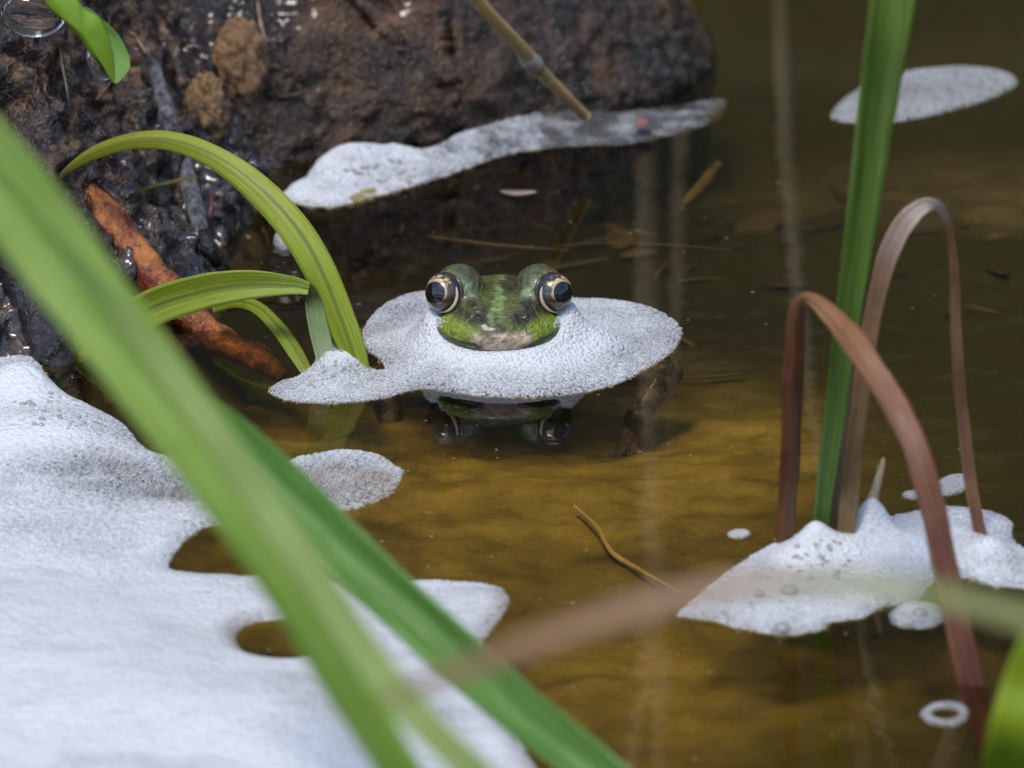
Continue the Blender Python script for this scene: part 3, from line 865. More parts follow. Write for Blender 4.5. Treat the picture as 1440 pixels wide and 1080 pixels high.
foam('far_foam', [(1167, 165), (1183, 141), (1230, 113), (1290, 98), (1355, 93), (1410, 100), (1433, 116), (1400, 136), (1340, 155), (1270, 170), (1205, 173)],
     'flat grey foam raft far back at upper right behind the green blade', res=0.06, hmax=0.08, edge=0.2, thick=lambda x, y, d, z: 0.42+0.25*fbm(np.stack([x, y, z], 1)*0.5, 3), mat=MFF)
def rockside(x, y, d):
    a, b = gnd(425, 288)[:2], gnd(1015, 170)[:2]
    t = ((x-a[0])*(b[0]-a[0])+(y-a[1])*(b[1]-a[1]))/((b-a)@(b-a))
    nrm_ = np.array([-(b-a)[1], (b-a)[0]]); nrm_ /= np.linalg.norm(nrm_)
    q = (x-a[0])*nrm_[0]+(y-a[1])*nrm_[1]
    return np.clip(q-0.5, 0, 2)*0.5*smooth(1.0, 0.1, t)+0.10*fbm(np.stack([x, y, x*0], 1)*1.3, 3)
def rock_thick(x, y, d, z):
    a, b = gnd(425, 288)[0], gnd(1015, 170)[0]
    t = (x-a)/(b-a)
    return 0.90-0.80*smooth(0.10, 0.50, t)+0.9*fbm(np.stack([x, y, z], 1)*1.6, 4)
foam('shore_foam', [(392, 276), (425, 258), (470, 234), (540, 225), (600, 220), (650, 200), (720, 178), (800, 160), (860, 160), (940, 150), (1010, 138), (1022, 150), (1000, 172), (945, 190), (880, 203), (800, 205), (730, 214), (680, 228), (620, 250), (560, 268), (510, 280), (470, 291), (425, 288)],
     'frothy foam band lying along the foot of the boulder', res=0.05, hmax=0.05, edge=0.3, extra=rockside, thick=rock_thick, jit=0.12, domes=(0.11, lambda x, y: x < gnd(760, 200)[0]),
     bubbles=scatter(540, 245, 60, 20, 22, 0.04, 0.08))

# ------------------------------------------------------------------ blades and tubes
def blade(name, pts, mat, roll=0.0, fold=0.25, thick=0.025, n=12, parent=None, rolls=None, base=None, rag=0.03):
    """pts: (px, py, Y, width_px). Solid leaf blade with a channel along the middle."""
    W = np.array([[*at(a, b, Yc), w*cmpp(at(a, b, Yc))] for a, b, Yc, w in pts])
    C = catmull(W, n)
    rl = np.interp(np.linspace(0, 1, len(C)), np.linspace(0, 1, len(pts)), rolls) if rolls is not None else np.full(len(C), roll)
    P, w = C[:, :3], np.maximum(C[:, 3], 0.01)
    Lq = np.r_[0, np.cumsum(np.linalg.norm(np.diff(P, axis=0), axis=1))]
    nq = np.stack([Lq*0.9, Lq*0+P[0, 0], Lq*0+P[0, 2]], 1)
    w = w*(1+2.2*rag*fbm(nq, 4, 0.6)); P = P+(rag*w.max()*1.2)*np.stack([fbm(nq*0.7+k, 3) for k in (5.1, 9.7, 13.3)], 1)
    T = np.gradient(P, axis=0); T /= np.linalg.norm(T, axis=1)[:, None]
    Vw = CAMP-P; Vw /= np.linalg.norm(Vw, axis=1)[:, None]
    W0 = np.cross(T, Vw); W0 /= np.linalg.norm(W0, axis=1)[:, None]
    N0 = np.cross(W0, T)
    Wd = np.cos(rl)[:, None]*W0+np.sin(rl)[:, None]*N0
    Nd = np.cross(Wd, T)
    k = 11
    u = np.linspace(-1, 1, k)
    prof = fold*(np.sqrt(u*u+0.02)-0.5)
    tk = thick*np.sqrt(np.clip(1-u**4, 0.02, 1))*(1+1.2*np.exp(-(u/0.12)**2))
    rows = []
    for s in (1, -1):
        uu, pp, tt = (u, prof, tk) if s == 1 else (u[::-1], prof[::-1], tk[::-1])
        rows.append(P[:, None]+(w/2)[:, None, None]*(uu[None, :, None]*Wd[:, None]+pp[None, :, None]*Nd[:, None])+s*0.5*np.minimum(tt[None, :], 0.2*w[:, None])[:, :, None]*Nd[:, None])
    V = np.concatenate(rows, 1); m, r = V.shape[:2]
    L = np.r_[0, np.cumsum(np.linalg.norm(np.diff(P, axis=0), axis=1))]
    uvu = np.r_[(u+1)/2, ((u+1)/2)[::-1]]
    uv = np.stack([np.tile(uvu, (m, 1)), np.tile(L[:, None], (1, r))], -1).reshape(-1, 2)
    al = np.repeat(L/L[-1], r)
    i = np.arange(m-1)[:, None]*r+np.arange(r)[None]; j = np.arange(m-1)[:, None]*r+((np.arange(r)+1) % r)[None]
    F = np.stack([i, j, j+r, i+r], -1).reshape(-1, 4).tolist()
    F.append(list(range(r))); F.append([(m-1)*r+q for q in range(r)][::-1])
    return mk(name, V.reshape(-1, 3), F, mat, parent, uvs=uv, attrs={'along': al}, base=base)
def tube(name, pts, rad, mat, n=10, sub=8, wob=0.0, freq=2.0, parent=None, flat=1.0):
    C = catmull(np.asarray(pts, float), sub)
    rr = np.interp(np.linspace(0, 1, len(C)), np.linspace(0, 1, len(rad)), rad)
    Vt, Ft = tube_mesh(C, rr, n)
    if wob:
        ax = np.repeat(C, n, 0)
        off = Vt-ax
        Vt = ax+off*(1+wob*fbm(Vt*freq, 3))[:, None]
    return mk(name, Vt, Ft, mat, parent)

LIME = [(0.0, (0.20, 0.13, 0.08)), (0.06, (0.17, 0.12, 0.04)), (0.10, (0.27, 0.27, 0.014)), (0.5, (0.35, 0.40, 0.022)), (1.0, (0.30, 0.40, 0.025))]
M_sedge = m_blade('sedge_leaf', LIME, 7, 0.25, 0.36, 0.4, dark=(0.10, 0.13, 0.006), groove=0.42)
M_sedge2 = m_blade('sedge_leaf_short', [(0.0, (0.27, 0.34, 0.016)), (0.85, (0.26, 0.32, 0.012)), (1.0, (0.3, 0.4, 0.04))], 5, 0.25, 0.34, 0.4, dark=(0.07, 0.10, 0.005), groove=0.5)
sb = gnd(475, 524)
sedge = thing('sedge_plant', sb, 'lime green sedge with arching leaves standing in foam beside the bank', 'plant')
blade('leaf', [(66, 268, 4.2, 3), (98, 237, 4.0, 12), (140, 212, 3.7, 21), (200, 197, 3.3, 25), (262, 204, 2.9, 29), (325, 236, 2.4, 36), (380, 283, 1.9, 43), (425, 338, 1.4, 46), (455, 395, 1.0, 46), (480, 455, 0.7, 44), (498, 505, 0.5, 38), (506, 545, 0.4, 34)], M_sedge, fold=-0.35, parent=sedge, rolls=[0.3, 0.3, 0.2, 0.1, 0, 0, 0, 0, -0.2, -0.3, -0.4, -0.4])
blade('leaf', [(60, 530, 1.6, 10), (110, 492, 1.6, 34), (170, 457, 1.5, 48), (230, 427, 1.4, 52), (300, 407, 1.2, 48), (360, 401, 1.0, 40), (410, 402, 0.9, 26), (434, 407, 0.85, 18)], M_sedge2, fold=0.45, parent=sedge)
blade('leaf', [(420, 398, 1.0, 4), (434, 402, 0.95, 12), (441, 425, 0.9, 24), (447, 455, 0.8, 27), (455, 490, 0.7, 27), (462, 525, 0.6, 24)], m_blade('sedge_stub', [(0, (0.10, 0.14, 0.02)), (0.22, (0.05, 0.06, 0.01)), (0.4, (0.26, 0.34, 0.12)), (1, (0.45, 0.5, 0.3))], 5, 0.2, 0.4, 0.3), fold=0.5, parent=sedge)
blade('leaf', [(300, 432, 2.6, 14), (335, 424, 2.3, 18), (365, 434, 1.9, 20), (393, 462, 1.4, 22), (416, 495, 0.9, 23), (436, 530, 0.5, 16), (442, 545, 0.4, 12)], M_sedge2, fold=-0.3, parent=sedge, roll=0.4)

# blurred blades close to the camera, rooted below the frame
GREEN = [(0.0, (0.32, 0.48, 0.12)), (0.4, (0.38, 0.54, 0.11)), (0.75, (0.32, 0.52, 0.05)), (1.0, (0.26, 0.46, 0.03))]
M_g1 = m_blade('tall_leaf_green', GREEN, 3, 0.45, 0.30, 0.6, dark=(0.15, 0.28, 0.012), groove=0.45)
M_g2 = m_blade('tall_leaf_pale', [(0, (0.16, 0.30, 0.05)), (0.2, (0.42, 0.55, 0.16)), (0.7, (0.46, 0.58, 0.18)), (1, (0.38, 0.50, 0.14))], 3, 0.45, 0.4, 0.3)
M_g3 = m_blade('tall_leaf_dark', [(0, (0.10, 0.24, 0.02)), (0.5, (0.12, 0.27, 0.04)), (1, (0.11, 0.26, 0.04))], 2, 0.3, 0.3, 0.6, dark=(0.04, 0.13, 0.003))
tag(blade('tall_grass', [(-420, -260, -29.5, 40), (-200, 15, -30.5, 100), (-60, 186, -31.2, 118), (35, 300, -31.7, 120), (110, 400, -32.2, 116), (187, 500, -32.7, 110), (262, 600, -33.2, 102), (332, 700, -33.7, 94), (396, 800, -34.2, 84), (455, 900, -34.7, 74), (512, 1000, -35.2, 66), (563, 1085, -35.6, 60), (760, 1400, -37, 56), (850, 1560, -37.6, 50)], M_g1, fold=0.35, thick=0.03),
    'broad bright green grass blade crossing the foreground from the left edge', 'grass blade', 'blurred grass blades in the foreground')
tag(blade('tall_grass', [(60, 315, -34.6, 6), (118, 385, -34.8, 20), (176, 450, -35, 30), (240, 526, -35.3, 38), (303, 612, -35.7, 42), (360, 692, -36, 46), (411, 767, -36.4, 48), (460, 838, -36.7, 50), (526, 935, -37.1, 50), (592, 1012, -37.5, 48), (667, 1085, -37.8, 46), (800, 1220, -38.3, 42), (900, 1320, -38.6, 38)], M_g2, fold=0.15, thick=0.03),
    'pale yellowish grass blade lying along the right side of the broad foreground blade', 'grass blade', 'blurred grass blades in the foreground')
tag(blade('tall_grass', [(255, 545, -18, 14), (310, 595, -18.6, 50), (380, 665, -19.4, 66), (440, 727, -20.1, 72), (520, 808, -21, 74), (620, 902, -22, 76), (720, 988, -23, 72), (840, 1085, -24.2, 66), (1000, 1220, -25.6, 56), (1130, 1340, -26.8, 44)], M_g3, fold=0.6, thick=0.03),
    'dark green channelled grass blade lowest of the foreground blades', 'grass blade', 'blurred grass blades in the foreground')
tag(blade('dead_grass', [(530, 990, -50, 7), (580, 967, -50, 19), (660, 938, -50, 30), (800, 885, -50, 33), (930, 845, -50, 33), (1060, 822, -50, 29), (1180, 820, -50, 27), (1300, 835, -50, 29), (1440, 868, -50, 33), (1620, 930, -50, 36), (1850, 1080, -50, 36), (2100, 1350, -50, 29), (2200, 1500, -50, 21)],
    m_blade('dead_blade', [(0, (0.32, 0.18, 0.07)), (0.18, (0.50, 0.29, 0.17)), (0.27, (0.55, 0.36, 0.22)), (0.34, (0.50, 0.50, 0.20)), (1, (0.30, 0.38, 0.10))], 3, 0.3, 0.5, 0.3), fold=0.2),
    'blurred pinkish brown blade turning yellow green, arching low across the foreground', 'grass blade')
tag(blade('tall_grass', [(1520, 760, -27, 20), (1480, 870, -27, 60), (1450, 960, -27, 76), (1425, 1060, -27, 84), (1390, 1250, -25, 80), (1350, 1420, -23, 60)],
    m_blade('corner_blade', [(0, (0.34, 0.46, 0.02)), (1, (0.36, 0.48, 0.02))], 3, 0.35, 0.4, 0.3), fold=0.2),
    'bright yellow green blade poking into the bottom right corner', 'grass blade', 'blurred grass blades in the foreground')
# the tall blade at the right and the dry reeds
tag(blade('green_reed', [(1275, -190, -11.30, 53), (1262, -60, -11.00, 65), (1250, 40, -10.80, 63), (1236, 130, -10.40, 56), (1222, 240, -10.00, 49), (1206, 350, -9.60, 43), (1190, 460, -9.20, 37), (1176, 570, -8.80, 31), (1162, 670, -8.40, 26), (1152, 760, -8.00, 22), (1148, 800, -7.90, 19)],
    m_blade('tall_reed', [(0, (0.24, 0.36, 0.05)), (0.5, (0.18, 0.30, 0.04)), (1, (0.13, 0.26, 0.03))], 4, 0.25, 0.36, 0.5), fold=0.4),
    'tall upright green reed blade rising from the reed foam', 'reed')
M_dry = m_blade('dry_reed', [(0, (0.16, 0.045, 0.008)), (0.15, (0.075, 0.016, 0.007)), (0.28, (0.14, 0.042, 0.014)), (0.36, (0.30, 0.13, 0.05)), (0.6, (0.15, 0.045, 0.018)), (1, (0.09, 0.020, 0.010))], 4, 0.1, 0.34, 0.4, mott=((0.22, 0.09, 0.035), 0.4), dark=(0.04, 0.010, 0.005))
tag(blade('dry_reed', [(1100, 800, -8.30, 23), (1103, 770, -8.30, 25), (1111, 640, -8.60, 28), (1116, 520, -8.90, 28), (1121, 445, -9.10, 25), (1130, 420, -9.30, 16), (1152, 428, -9.70, 23), (1195, 475, -10.50, 37), (1240, 540, -11.30, 39), (1280, 615, -12.10, 37), (1308, 700, -12.70, 37), (1330, 800, -13.20, 37), (1358, 925, -13.70, 37), (1390, 1050, -14.10, 35), (1420, 1160, -14.30, 32), (1440, 1250, -14.40, 26)], M_dry, fold=-0.35, rag=0.10, rolls=[0]*5+[0.2, 0.2]+[0]*9),
    'dry reddish brown reed sharply folded over and hanging towards the viewer', 'reed', 'dry bent reeds')
M_dry2 = m_blade('dry_reed_pale', [(0, (0.22, 0.14, 0.05)), (0.15, (0.14, 0.085, 0.03)), (0.30, (0.16, 0.08, 0.03)), (0.40, (0.20, 0.11, 0.06)), (0.50, (0.55, 0.45, 0.38)), (0.56, (0.12, 0.045, 0.022)), (0.8, (0.17, 0.075, 0.04)), (1, (0.20, 0.07, 0.03))], 4, 0.1, 0.34, 0.4, mott=((0.26, 0.14, 0.07), 0.5), dark=(0.03, 0.012, 0.006))
tag(blade('dry_reed', [(1180, 815, -8.50, 20), (1185, 780, -8.50, 23), (1196, 690, -8.30, 26), (1208, 590, -8.10, 26), (1221, 480, -7.90, 27), (1240, 390, -7.70, 29), (1265, 325, -7.50, 29), (1295, 292, -7.30, 23), (1318, 292, -7.10, 15), (1334, 325, -7.00, 12), (1342, 390, -7.00, 14), (1345, 480, -7.10, 16), (1352, 580, -7.20, 17), (1367, 690, -7.50, 19), (1382, 770, -7.80, 19), (1386, 800, -7.90, 17)], M_dry2, fold=0.3, rag=0.12),
    'pale brown dry reed arched like a hairpin with both ends in the foam', 'reed', 'dry bent reeds')
tag(blade('dry_reed', [(1168, 800, -8.10, 14), (1176, 700, -7.90, 16), (1188, 590, -7.70, 18), (1202, 500, -7.60, 16), (1214, 440, -7.50, 10), (1220, 410, -7.50, 3)], m_blade('dark_sheath', [(0, (0.08, 0.045, 0.03)), (1, (0.06, 0.03, 0.02))], 4, 0.05, 0.4, 0.4), fold=0.3),
    'dark brown dry sheath pressed between the green reed blade and the hairpin reed', 'reed', 'dry bent reeds')
stub = [(1212, 765, -8.05), (1222, 720, -7.95), (1232, 685, -7.85), (1240, 655, -7.80), (1243, 643, -7.75)]
tag(tube('reed_stub', [at(*a) for a in stub], [0.16, 0.11, 0.075, 0.05, 0.015], m_simple('stub_tan', (0.38, 0.24, 0.12), (0.5, 0.4, 0.28), 4, 0.5)), 'pointed tan reed stub sticking out of the foam peak', 'reed')

M_far = m_simple('far_reed', (0.50, 0.40, 0.26), (0.34, 0.25, 0.14), 0.6, 0.5)
for k, (px, Yb, lean, H, r, lab) in enumerate([(905, 30, 0.5, 30, 0.28, 'pale dry cane behind the pond mirrored right of the frog'), (968, 30.5, -0.8, 27, 0.22, 'thinner pale dry cane mirrored further right of the frog'), (1085, 31, 1.5, 22, 0.2, 'leaning pale cane mirrored left of the folded reed')]):
    b0 = at(px, 0, Yb); x0 = b0[0]
    tag(tube('dry_cane', [(x0, Yb, -2.5), (x0+lean*0.3, Yb, H*0.3), (x0+lean, Yb+0.5, H*0.65), (x0+lean*2.2, Yb+1.5, H)], [r, r, r*0.8, r*0.4], M_far, n=8, wob=0.1), lab, 'cane', 'dry canes beyond the pond')
# ------------------------------------------------------------------ on the boulder and bank
SM = lambda pts, lift=0.05: [surf(a, b, lift) for a, b in pts]
e0, e1 = at(815, 158, 12.5), at(700, 30, 10.2)
def line(px, py): 
    t = (py-158)/(30-158); return at(px, py, 12.6-2.4*t)
straw = thing('straw_stalk', line(822, 160), 'jointed straw coloured dry stalk leaning across the boulder', 'stalk')
M_straw = m_simple('straw', (0.66, 0.42, 0.14), (0.52, 0.33, 0.13), 1.2, 0.35, 0.4, 0.0003, (1, 1, 1), c3=(0.70, 0.56, 0.32))
tube('stem', [line(824, 164), line(800, 140), line(772, 112), line(750, 90), line(738, 74), line(715, 48), line(690, 22), line(660, -12), line(600, -80)], [0.10, 0.11, 0.12, 0.16, 0.14, 0.13, 0.13, 0.13, 0.13], M_straw, parent=straw)
tube('node', [line(760, 100), line(752, 92), line(742, 82), line(736, 74)], [0.12, 0.19, 0.18, 0.12], m_simple('straw_node', (0.5, 0.45, 0.36), (0.34, 0.26, 0.18), 2.5, 0.3), parent=straw)
M_root = m_simple('root_orange', (0.17, 0.030, 0.008), (0.55, 0.20, 0.055), 1.5, 0.10, 1.0, 0.0018, (1.3, 1.3, 0.7), 0.40, 0.62, c3=(0.035, 0.016, 0.02))
rp = [(60, 235, 5.3), (100, 262, 4.95), (150, 310, 4.42), (195, 365, 3.95), (235, 412, 3.55), (275, 455, 3.15), (320, 482, 2.9), (365, 505, 2.5), (400, 530, 2.2)]
tag(tube('tree_root', [at(*a) for a in rp], [0.30, 0.33, 0.34, 0.30, 0.36, 0.30, 0.27, 0.24, 0.12], M_root, n=24, sub=16, wob=0.5, freq=1.5), 'thick orange brown root running down the bank into the water', 'root')
M_stick = m_simple('grey_stick', (0.30, 0.29, 0.32), (0.05, 0.045, 0.05), 2.0, 0.3, 1.0, 0.0015, (4, 4, 0.35))
tag(tube('weathered_stick', [surf(218, 95, 0.2), surf(235, 165, 0.25), surf(258, 230, 0.25), surf(275, 290, 0.25)+np.array([0, -.2, 0]), surf(290, 350, 0.2)], [0.12, 0.18, 0.17, 0.17, 0.12], M_stick, n=14, wob=0.18, freq=1.0), 'weathered grey stick half buried upright in the muddy bank', 'stick')
M_black = m_simple('black_wood', (0.006, 0.005, 0.006), (0.03, 0.026, 0.03), 2.0, 0.22, 1.0, 0.0014)
st_ = [(20, 330, 2.8), (45, 400, 2.3), (68, 470, 1.7), (88, 540, 1.2), (104, 585, 0.6)]
tag(tube('black_stump', [at(*a) for a in st_], [0.5, 0.48, 0.42, 0.36, 0.22], M_black, n=20, sub=12, wob=0.7, freq=1.4), 'black wet rotten stick slanting into the foam at left', 'stick')
tag(tube('wet_twig', [surf(262, 270, 0.2), surf(276, 310, 0.2), surf(292, 345, 0.2), surf(305, 375, 0.2)], [0.09, 0.14, 0.15, 0.1], M_black, n=14, wob=0.6, freq=3), 'short black wet twig at the foot of the bank', 'stick')
M_red = m_simple('red_rootlet', (0.16, 0.02, 0.02), (0.26, 0.09, 0.07), 3, 0.3)
M_pale = m_simple('pale_rootlet', (0.42, 0.30, 0.20), (0.25, 0.14, 0.09), 3, 0.4)
M_dkr = m_simple('dark_rootlet', (0.012, 0.009, 0.008), (0.03, 0.02, 0.015), 3, 0.4)
RL = [([(85, 70), (88, 95), (93, 120), (97, 150)], 0.025, M_pale, 'pale thread root hanging on the bank below the clover leaf'),
      ([(362, 0), (366, 30), (374, 60), (377, 84)], 0.028, M_pale, 'pinkish forked rootlet hanging left of the boulder'),
      ([(268, 102), (284, 128), (298, 152), (306, 158)], 0.028, M_dkr, 'short dark rootlet curled over the tan earth'),
      ([(300, 90), (312, 125), (325, 150), (345, 182)], 0.035, M_dkr, 'longer dark rootlet lying across the tan earth'),
      ([(322, 160), (318, 180), (310, 202)], 0.022, M_red, 'reddish rootlet above the arching leaf'),
      ([(262, 272), (266, 290), (276, 310), (284, 325)], 0.07, M_red, 'glossy dark red rootlet beside the black twig'),
      ([(297, 276), (297, 290), (295, 304)], 0.025, M_red, 'short crimson rootlet just right of the black twig'),
      ([(372, 128), (392, 136), (420, 134), (430, 146)], 0.045, M_dkr, 'dark curved rootlet at the joint of bank and boulder'),
      ([(185, 45), (196, 60), (205, 75)], 0.02, M_pale, 'fine pale hair root right of the clover leaf'),
      ([(262, 68), (272, 64), (282, 68)], 0.025, M_pale, 'small pale hooked root end in the bank')]
for pts, r, m, lab in RL:
    tag(tube('rootlet', SM(pts, 0.06), [r*0.8, r, r, r*0.5], m, n=7, wob=0.3, freq=5), lab, 'root', 'rootlets on the muddy bank')
tag(blade('grass_wisp', [(185, 272, 6.2, 3), (215, 262, 6.1, 5), (248, 254, 6.0, 5), (278, 248, 6.0, 3)], m_blade('wisp', [(0, (0.16, 0.17, 0.02)), (1, (0.16, 0.15, 0.02))], 3, 0.2, 0.4, 0.2), fold=0.2, thick=0.015), 'thin olive grass wisp across the foot of the bank', 'grass blade')
# hair roots and crumbs, too many and too fine to count
def bank_spots(n, x0, x1, y0, y1):
    out = []
    while len(out) < n:
        px, py = random.uniform(x0, x1), random.uniform(y0, y1)
        if py > 505-px*0.62+60: continue
        try: out.append((px, py, surf(px, py)))
        except TypeError: pass
    return out
HV, HF, off = [], [], 0
for px, py, p in bank_spots(170, 0, 400, -10, 380):
    a = random.uniform(-0.9, 0.9); L = random.uniform(14, 46)
    pts = []
    for k in range(5):
        try: pts.append(surf(px+L*k/4*math.sin(a)+random.uniform(-4, 4), py+L*k/4*math.cos(a)+random.uniform(-3, 3), random.uniform(0.02, 0.12)))
        except TypeError: pass
    if len(pts) < 3 or np.abs(np.diff(np.array(pts)[:, 1])).max() > 0.9: continue
    r0 = random.uniform(0.007, 0.024)
    Vt, Ft = tube_mesh(catmull(np.array(pts), 3), np.linspace(r0, r0*0.4, 3*(len(pts)-1)+1), 5)
    HV.append(Vt); HF += [[i+off for i in f] for f in Ft]; off += len(Vt)
hr = struct(mk('hair_roots', np.vstack(HV), HF, m_simple('hair_root', (0.24, 0.13, 0.07), (0.07, 0.03, 0.02), 1.2, 0.35)), 'stuff')
hr['label'] = 'fine hair roots straggling over the muddy bank'; hr['category'] = 'roots'
# lumps of tan earth on the bank
M_tan = m_simple('tan_earth', (0.20, 0.11, 0.045), (0.36, 0.21, 0.10), 2.2, 0.45, 1.0, 0.0022, c3=(0.05, 0.03, 0.015))
for px, py, rx, ry, lab in [(338, 95, 0.42, 0.75, 'upper tan lump of crumbly earth beside the boulder'), (290, 165, 0.34, 0.65, 'lower tan lump of crumbly earth right of the grey stick')]:
    dq, fq = sphere_grid(64, 40)
    ctr = surf(px, py, -0.15)
    V = dq*np.array([rx, 0.35, ry])
    V = V*(1+0.45*fbm(dq*2.0+px, 4, ridged=True)+0.2*fbm(dq*6+px, 3))[:, None]
    tag(mk('earth_lump', V+ctr, fq, M_tan), lab, 'earth', 'tan lumps in the bank')

# clover leaf with drops, top left
M_clov = m_simple('clover_green', (0.17, 0.30, 0.012), (0.21, 0.35, 0.02), 1.3, 0.45, 0.4, 0.0003)
YC = 5.0
def flatleaf(name, outline, mat, bend, parent=None, thick=0.02):
    P = catmull(np.array([at(a, b, YC) for a, b in outline]), 8, True)
    c = P.mean(0); V = []; F = []
    rings = [1.0, 0.8, 0.6, 0.4, 0.2]
    n = len(P)
    for s in (1, -1):
        for r in rings:
            q = c+(P-c)*r
            q[:, 1] += bend*(1-r*r)-s*thick/2*(r < 1)
            V.append(q)
        V.append((c+np.array([0, bend-s*thick/2, 0]))[None])
    V = np.vstack(V); k = n*len(rings)+1
    for s, o in ((0, 0), (1, k)):
        for a in range(len(rings)-1):
            for i in range(n):
                f = [o+a*n+i, o+a*n+(i+1) % n, o+(a+1)*n+(i+1) % n, o+(a+1)*n+i]
                F.append(f if s == 0 else f[::-1])
        for i in range(n):
            f = [o+(len(rings)-1)*n+i, o+(len(rings)-1)*n+(i+1) % n, o+k-1]
            F.append(f if s == 0 else f[::-1])
    return mk(name, V, F, mat, parent)
clov = thing('clover_leaf', at(150, 118, YC), 'fresh green toothed clover leaf hanging in the top left corner', 'leaf')
flatleaf('leaf_half', [(62, -20), (100, -14), (118, 12), (140, 26), (154, 60), (160, 95), (160, 117), (148, 100), (128, 78), (114, 56), (86, 26), (66, 6)], M_clov, -0.12, clov)
flatleaf('leaf_half', [(141, 26), (126, 12), (112, 10), (132, 18), (150, 32), (166, 48), (178, 70), (183, 90), (176, 106), (162, 117), (160, 95), (154, 60)], m_simple('clover_pale', (0.20, 0.36, 0.07), (0.24, 0.40, 0.09), 2, 0.45, 0.4, 0.0003), 0.08, clov)
tube('stem', [at(70, -4, YC+0.1), at(50, -60, YC+0.3), at(20, -150, YC+1.0), at(0, -260, YC+3)], [0.12, 0.08, 0.07, 0.07], M_clov, parent=clov)
MD = m_drop()
dq, fq = sphere_grid(40, 28)
for (px, py, rx, rz, tilt, lab) in [(140, 90, 0.20, 0.33, -0.55, 'clear water drop hanging under the tip of the clover leaf'), (46, 22, 0.58, 0.40, 0.1, 'big clear water drop hanging at the top left corner')]:
    V = dq*np.array([rx, 0.25, rz]); 
    ct, stl = math.cos(tilt), math.sin(tilt)
    V = V@np.array([[ct, 0, -stl], [0, 1, 0], [stl, 0, ct]])
    tag(mk('water_drop', V+at(px, py, YC+0.15), fq, MD), lab, 'water drop', 'water drops on the clover')

# ------------------------------------------------------------------ debris on and under the water
def under(px, py, z): return gnd(px, py, z)
M_sub = m_simple('drowned_stem', (0.17, 0.115, 0.055), (0.11, 0.07, 0.03), 2, 0.6)
M_subp = m_simple('drowned_root_pale', (0.55, 0.40, 0.20), (0.40, 0.27, 0.12), 2, 0.6)
SUB = [([(808, 712), (840, 742), (862, 778), (905, 805), (952, 830)], -1.38, 0.05, 'thin drowned root on the ochre silt in mid water'),
       ([(1010, 232), (985, 265), (960, 290)], -0.8, 0.14, 'short drowned stick near the end of the boulder'),
       ([(780, 345), (860, 342), (950, 345), (1030, 352)], -0.05, 0.016, 'thin straight brown stem lying just under the surface behind the frog'),
       ([(600, 332), (700, 345), (800, 352)], -0.4, 0.03, 'brown drowned stem crossing behind the frog head')]
for pts, zc, r, lab in SUB:
    tag(tube('drowned_stem', [under(a, b, zc) for a, b in pts], [r*0.6, r, r, r*0.4], M_subp if 'ochre' in lab else M_sub, n=8, wob=0.3, freq=3), lab, 'stem', 'drowned stems')
def fleck(name, px, py, lx, ly, mat, lab, cat, zc=0.012, yaw=0.0):
    dq_, fq_ = sphere_grid(20, 10)
    V = dq_*np.array([lx, ly, 0.02])*(1+0.3*fbm(dq_*1.5+px, 2))[:, None]
    ca, sa = math.cos(yaw), math.sin(yaw)
    V = V@np.array([[ca, sa, 0], [-sa, ca, 0], [0, 0, 1]])
    V[:, 2] += 0.03*(V[:, 0]/lx)**2
    tag(mk(name, V+gnd(px, py, zc), fq_, mat), lab, cat)
fleck('leaf_fragment', 728, 271, 0.36, 0.14, m_simple('fragment', (0.40, 0.28, 0.22), (0.28, 0.18, 0.13), 4, 0.4), 'pale leaf fragment floating between boulder and frog', 'leaf')
fleck('red_bud', 902, 172, 0.14, 0.2, m_simple('bud', (0.28, 0.07, 0.06), (0.34, 0.14, 0.12), 4, 0.5), 'small red bud lying on the foam at the boulder foot', 'bud', 0.25)
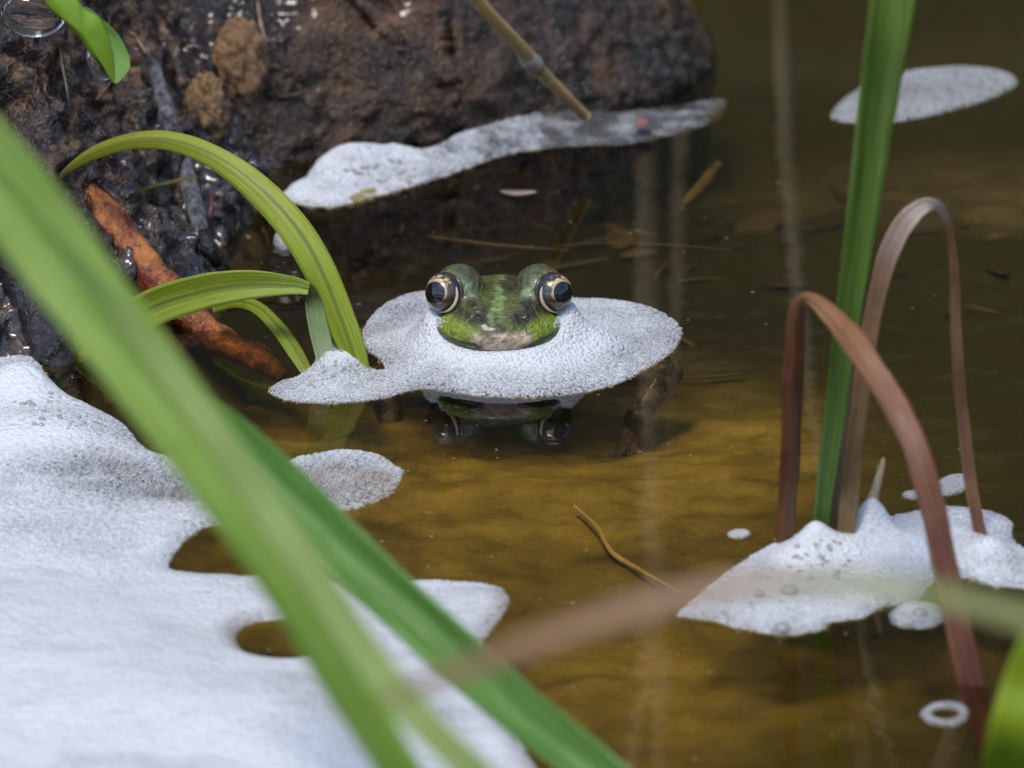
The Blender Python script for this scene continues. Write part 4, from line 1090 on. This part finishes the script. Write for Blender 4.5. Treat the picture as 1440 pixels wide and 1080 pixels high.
fleck('brown_seed', 818, 467, 0.07, 0.16, m_simple('seed', (0.22, 0.15, 0.13), (0.3, 0.22, 0.2), 4, 0.5), 'small brown seed stuck on the foam right of the frog', 'seed', 0.42)

# leaf litter on the bed and dust on the surface, nobody could count them
LV, LF, LC, off = [], [], [], 0
gt = BV[0]
ld, lf_ = sphere_grid(10, 6)
for k in range(80):
    px, py = random.uniform(250, 1500), random.triangular(150, 640, 330)
    p = gnd(px, py, -2.0)
    h_ = gt.ray_cast(Vector((p[0], p[1], 3)), Vector((0, 0, -1)))
    if h_[0] is None or h_[0][2] > -0.6: continue
    L = random.uniform(0.12, 0.5)*(2.2 if random.random() < 0.2 else 1); w = L*random.choice((0.08, 0.12, 0.35, 0.5))
    V = ld*np.array([L, w, 0.025]); V[:, 2] += 0.08*(V[:, 0]/L)**2*random.uniform(-1, 1)
    a = random.gauss(0, 0.9); t = random.gauss(0, 0.12)
    V = V@np.array([[math.cos(a), math.sin(a), t], [-math.sin(a), math.cos(a), 0], [-t, 0, 1]])
    V = V+np.array(h_[0])+np.array([0, 0, 0.04+random.random()*0.12])
    q = random.random()
    c_ = np.array([0.025, 0.016, 0.008])*(1-q)+np.array([0.11, 0.07, 0.03])*q
    LV.append(V); LC.append(np.tile(c_, (len(V), 1))); LF += [[i+off for i in f] for f in lf_]; off += len(V)
ll = struct(mk('leaf_litter', np.vstack(LV), LF, m_col('litter', 0.6, 0.0), cols=np.vstack(LC)), 'stuff')
ll['label'] = 'brown leaf and stem litter lying on the pond bed'; ll['category'] = 'leaf litter'
LV, LF, off = [], [], 0
dd_, df_ = sphere_grid(6, 4)
for k in range(170):
    px, py = random.uniform(300, 1440), random.uniform(210, 1080)
    r = random.choice((0.008, 0.012, 0.018))
    V = dd_*np.array([r*random.uniform(1, 2.5), r, r*0.5])+gnd(px, py, 0.004)
    LV.append(V); LF += [[i+off for i in f] for f in df_]; off += len(V)
du = struct(mk('floating_dust', np.vstack(LV), LF, m_flat('dust', (0.35, 0.30, 0.22), 0.4)), 'stuff')
du['label'] = 'specks of pale dust floating on the water'; du['category'] = 'dust'
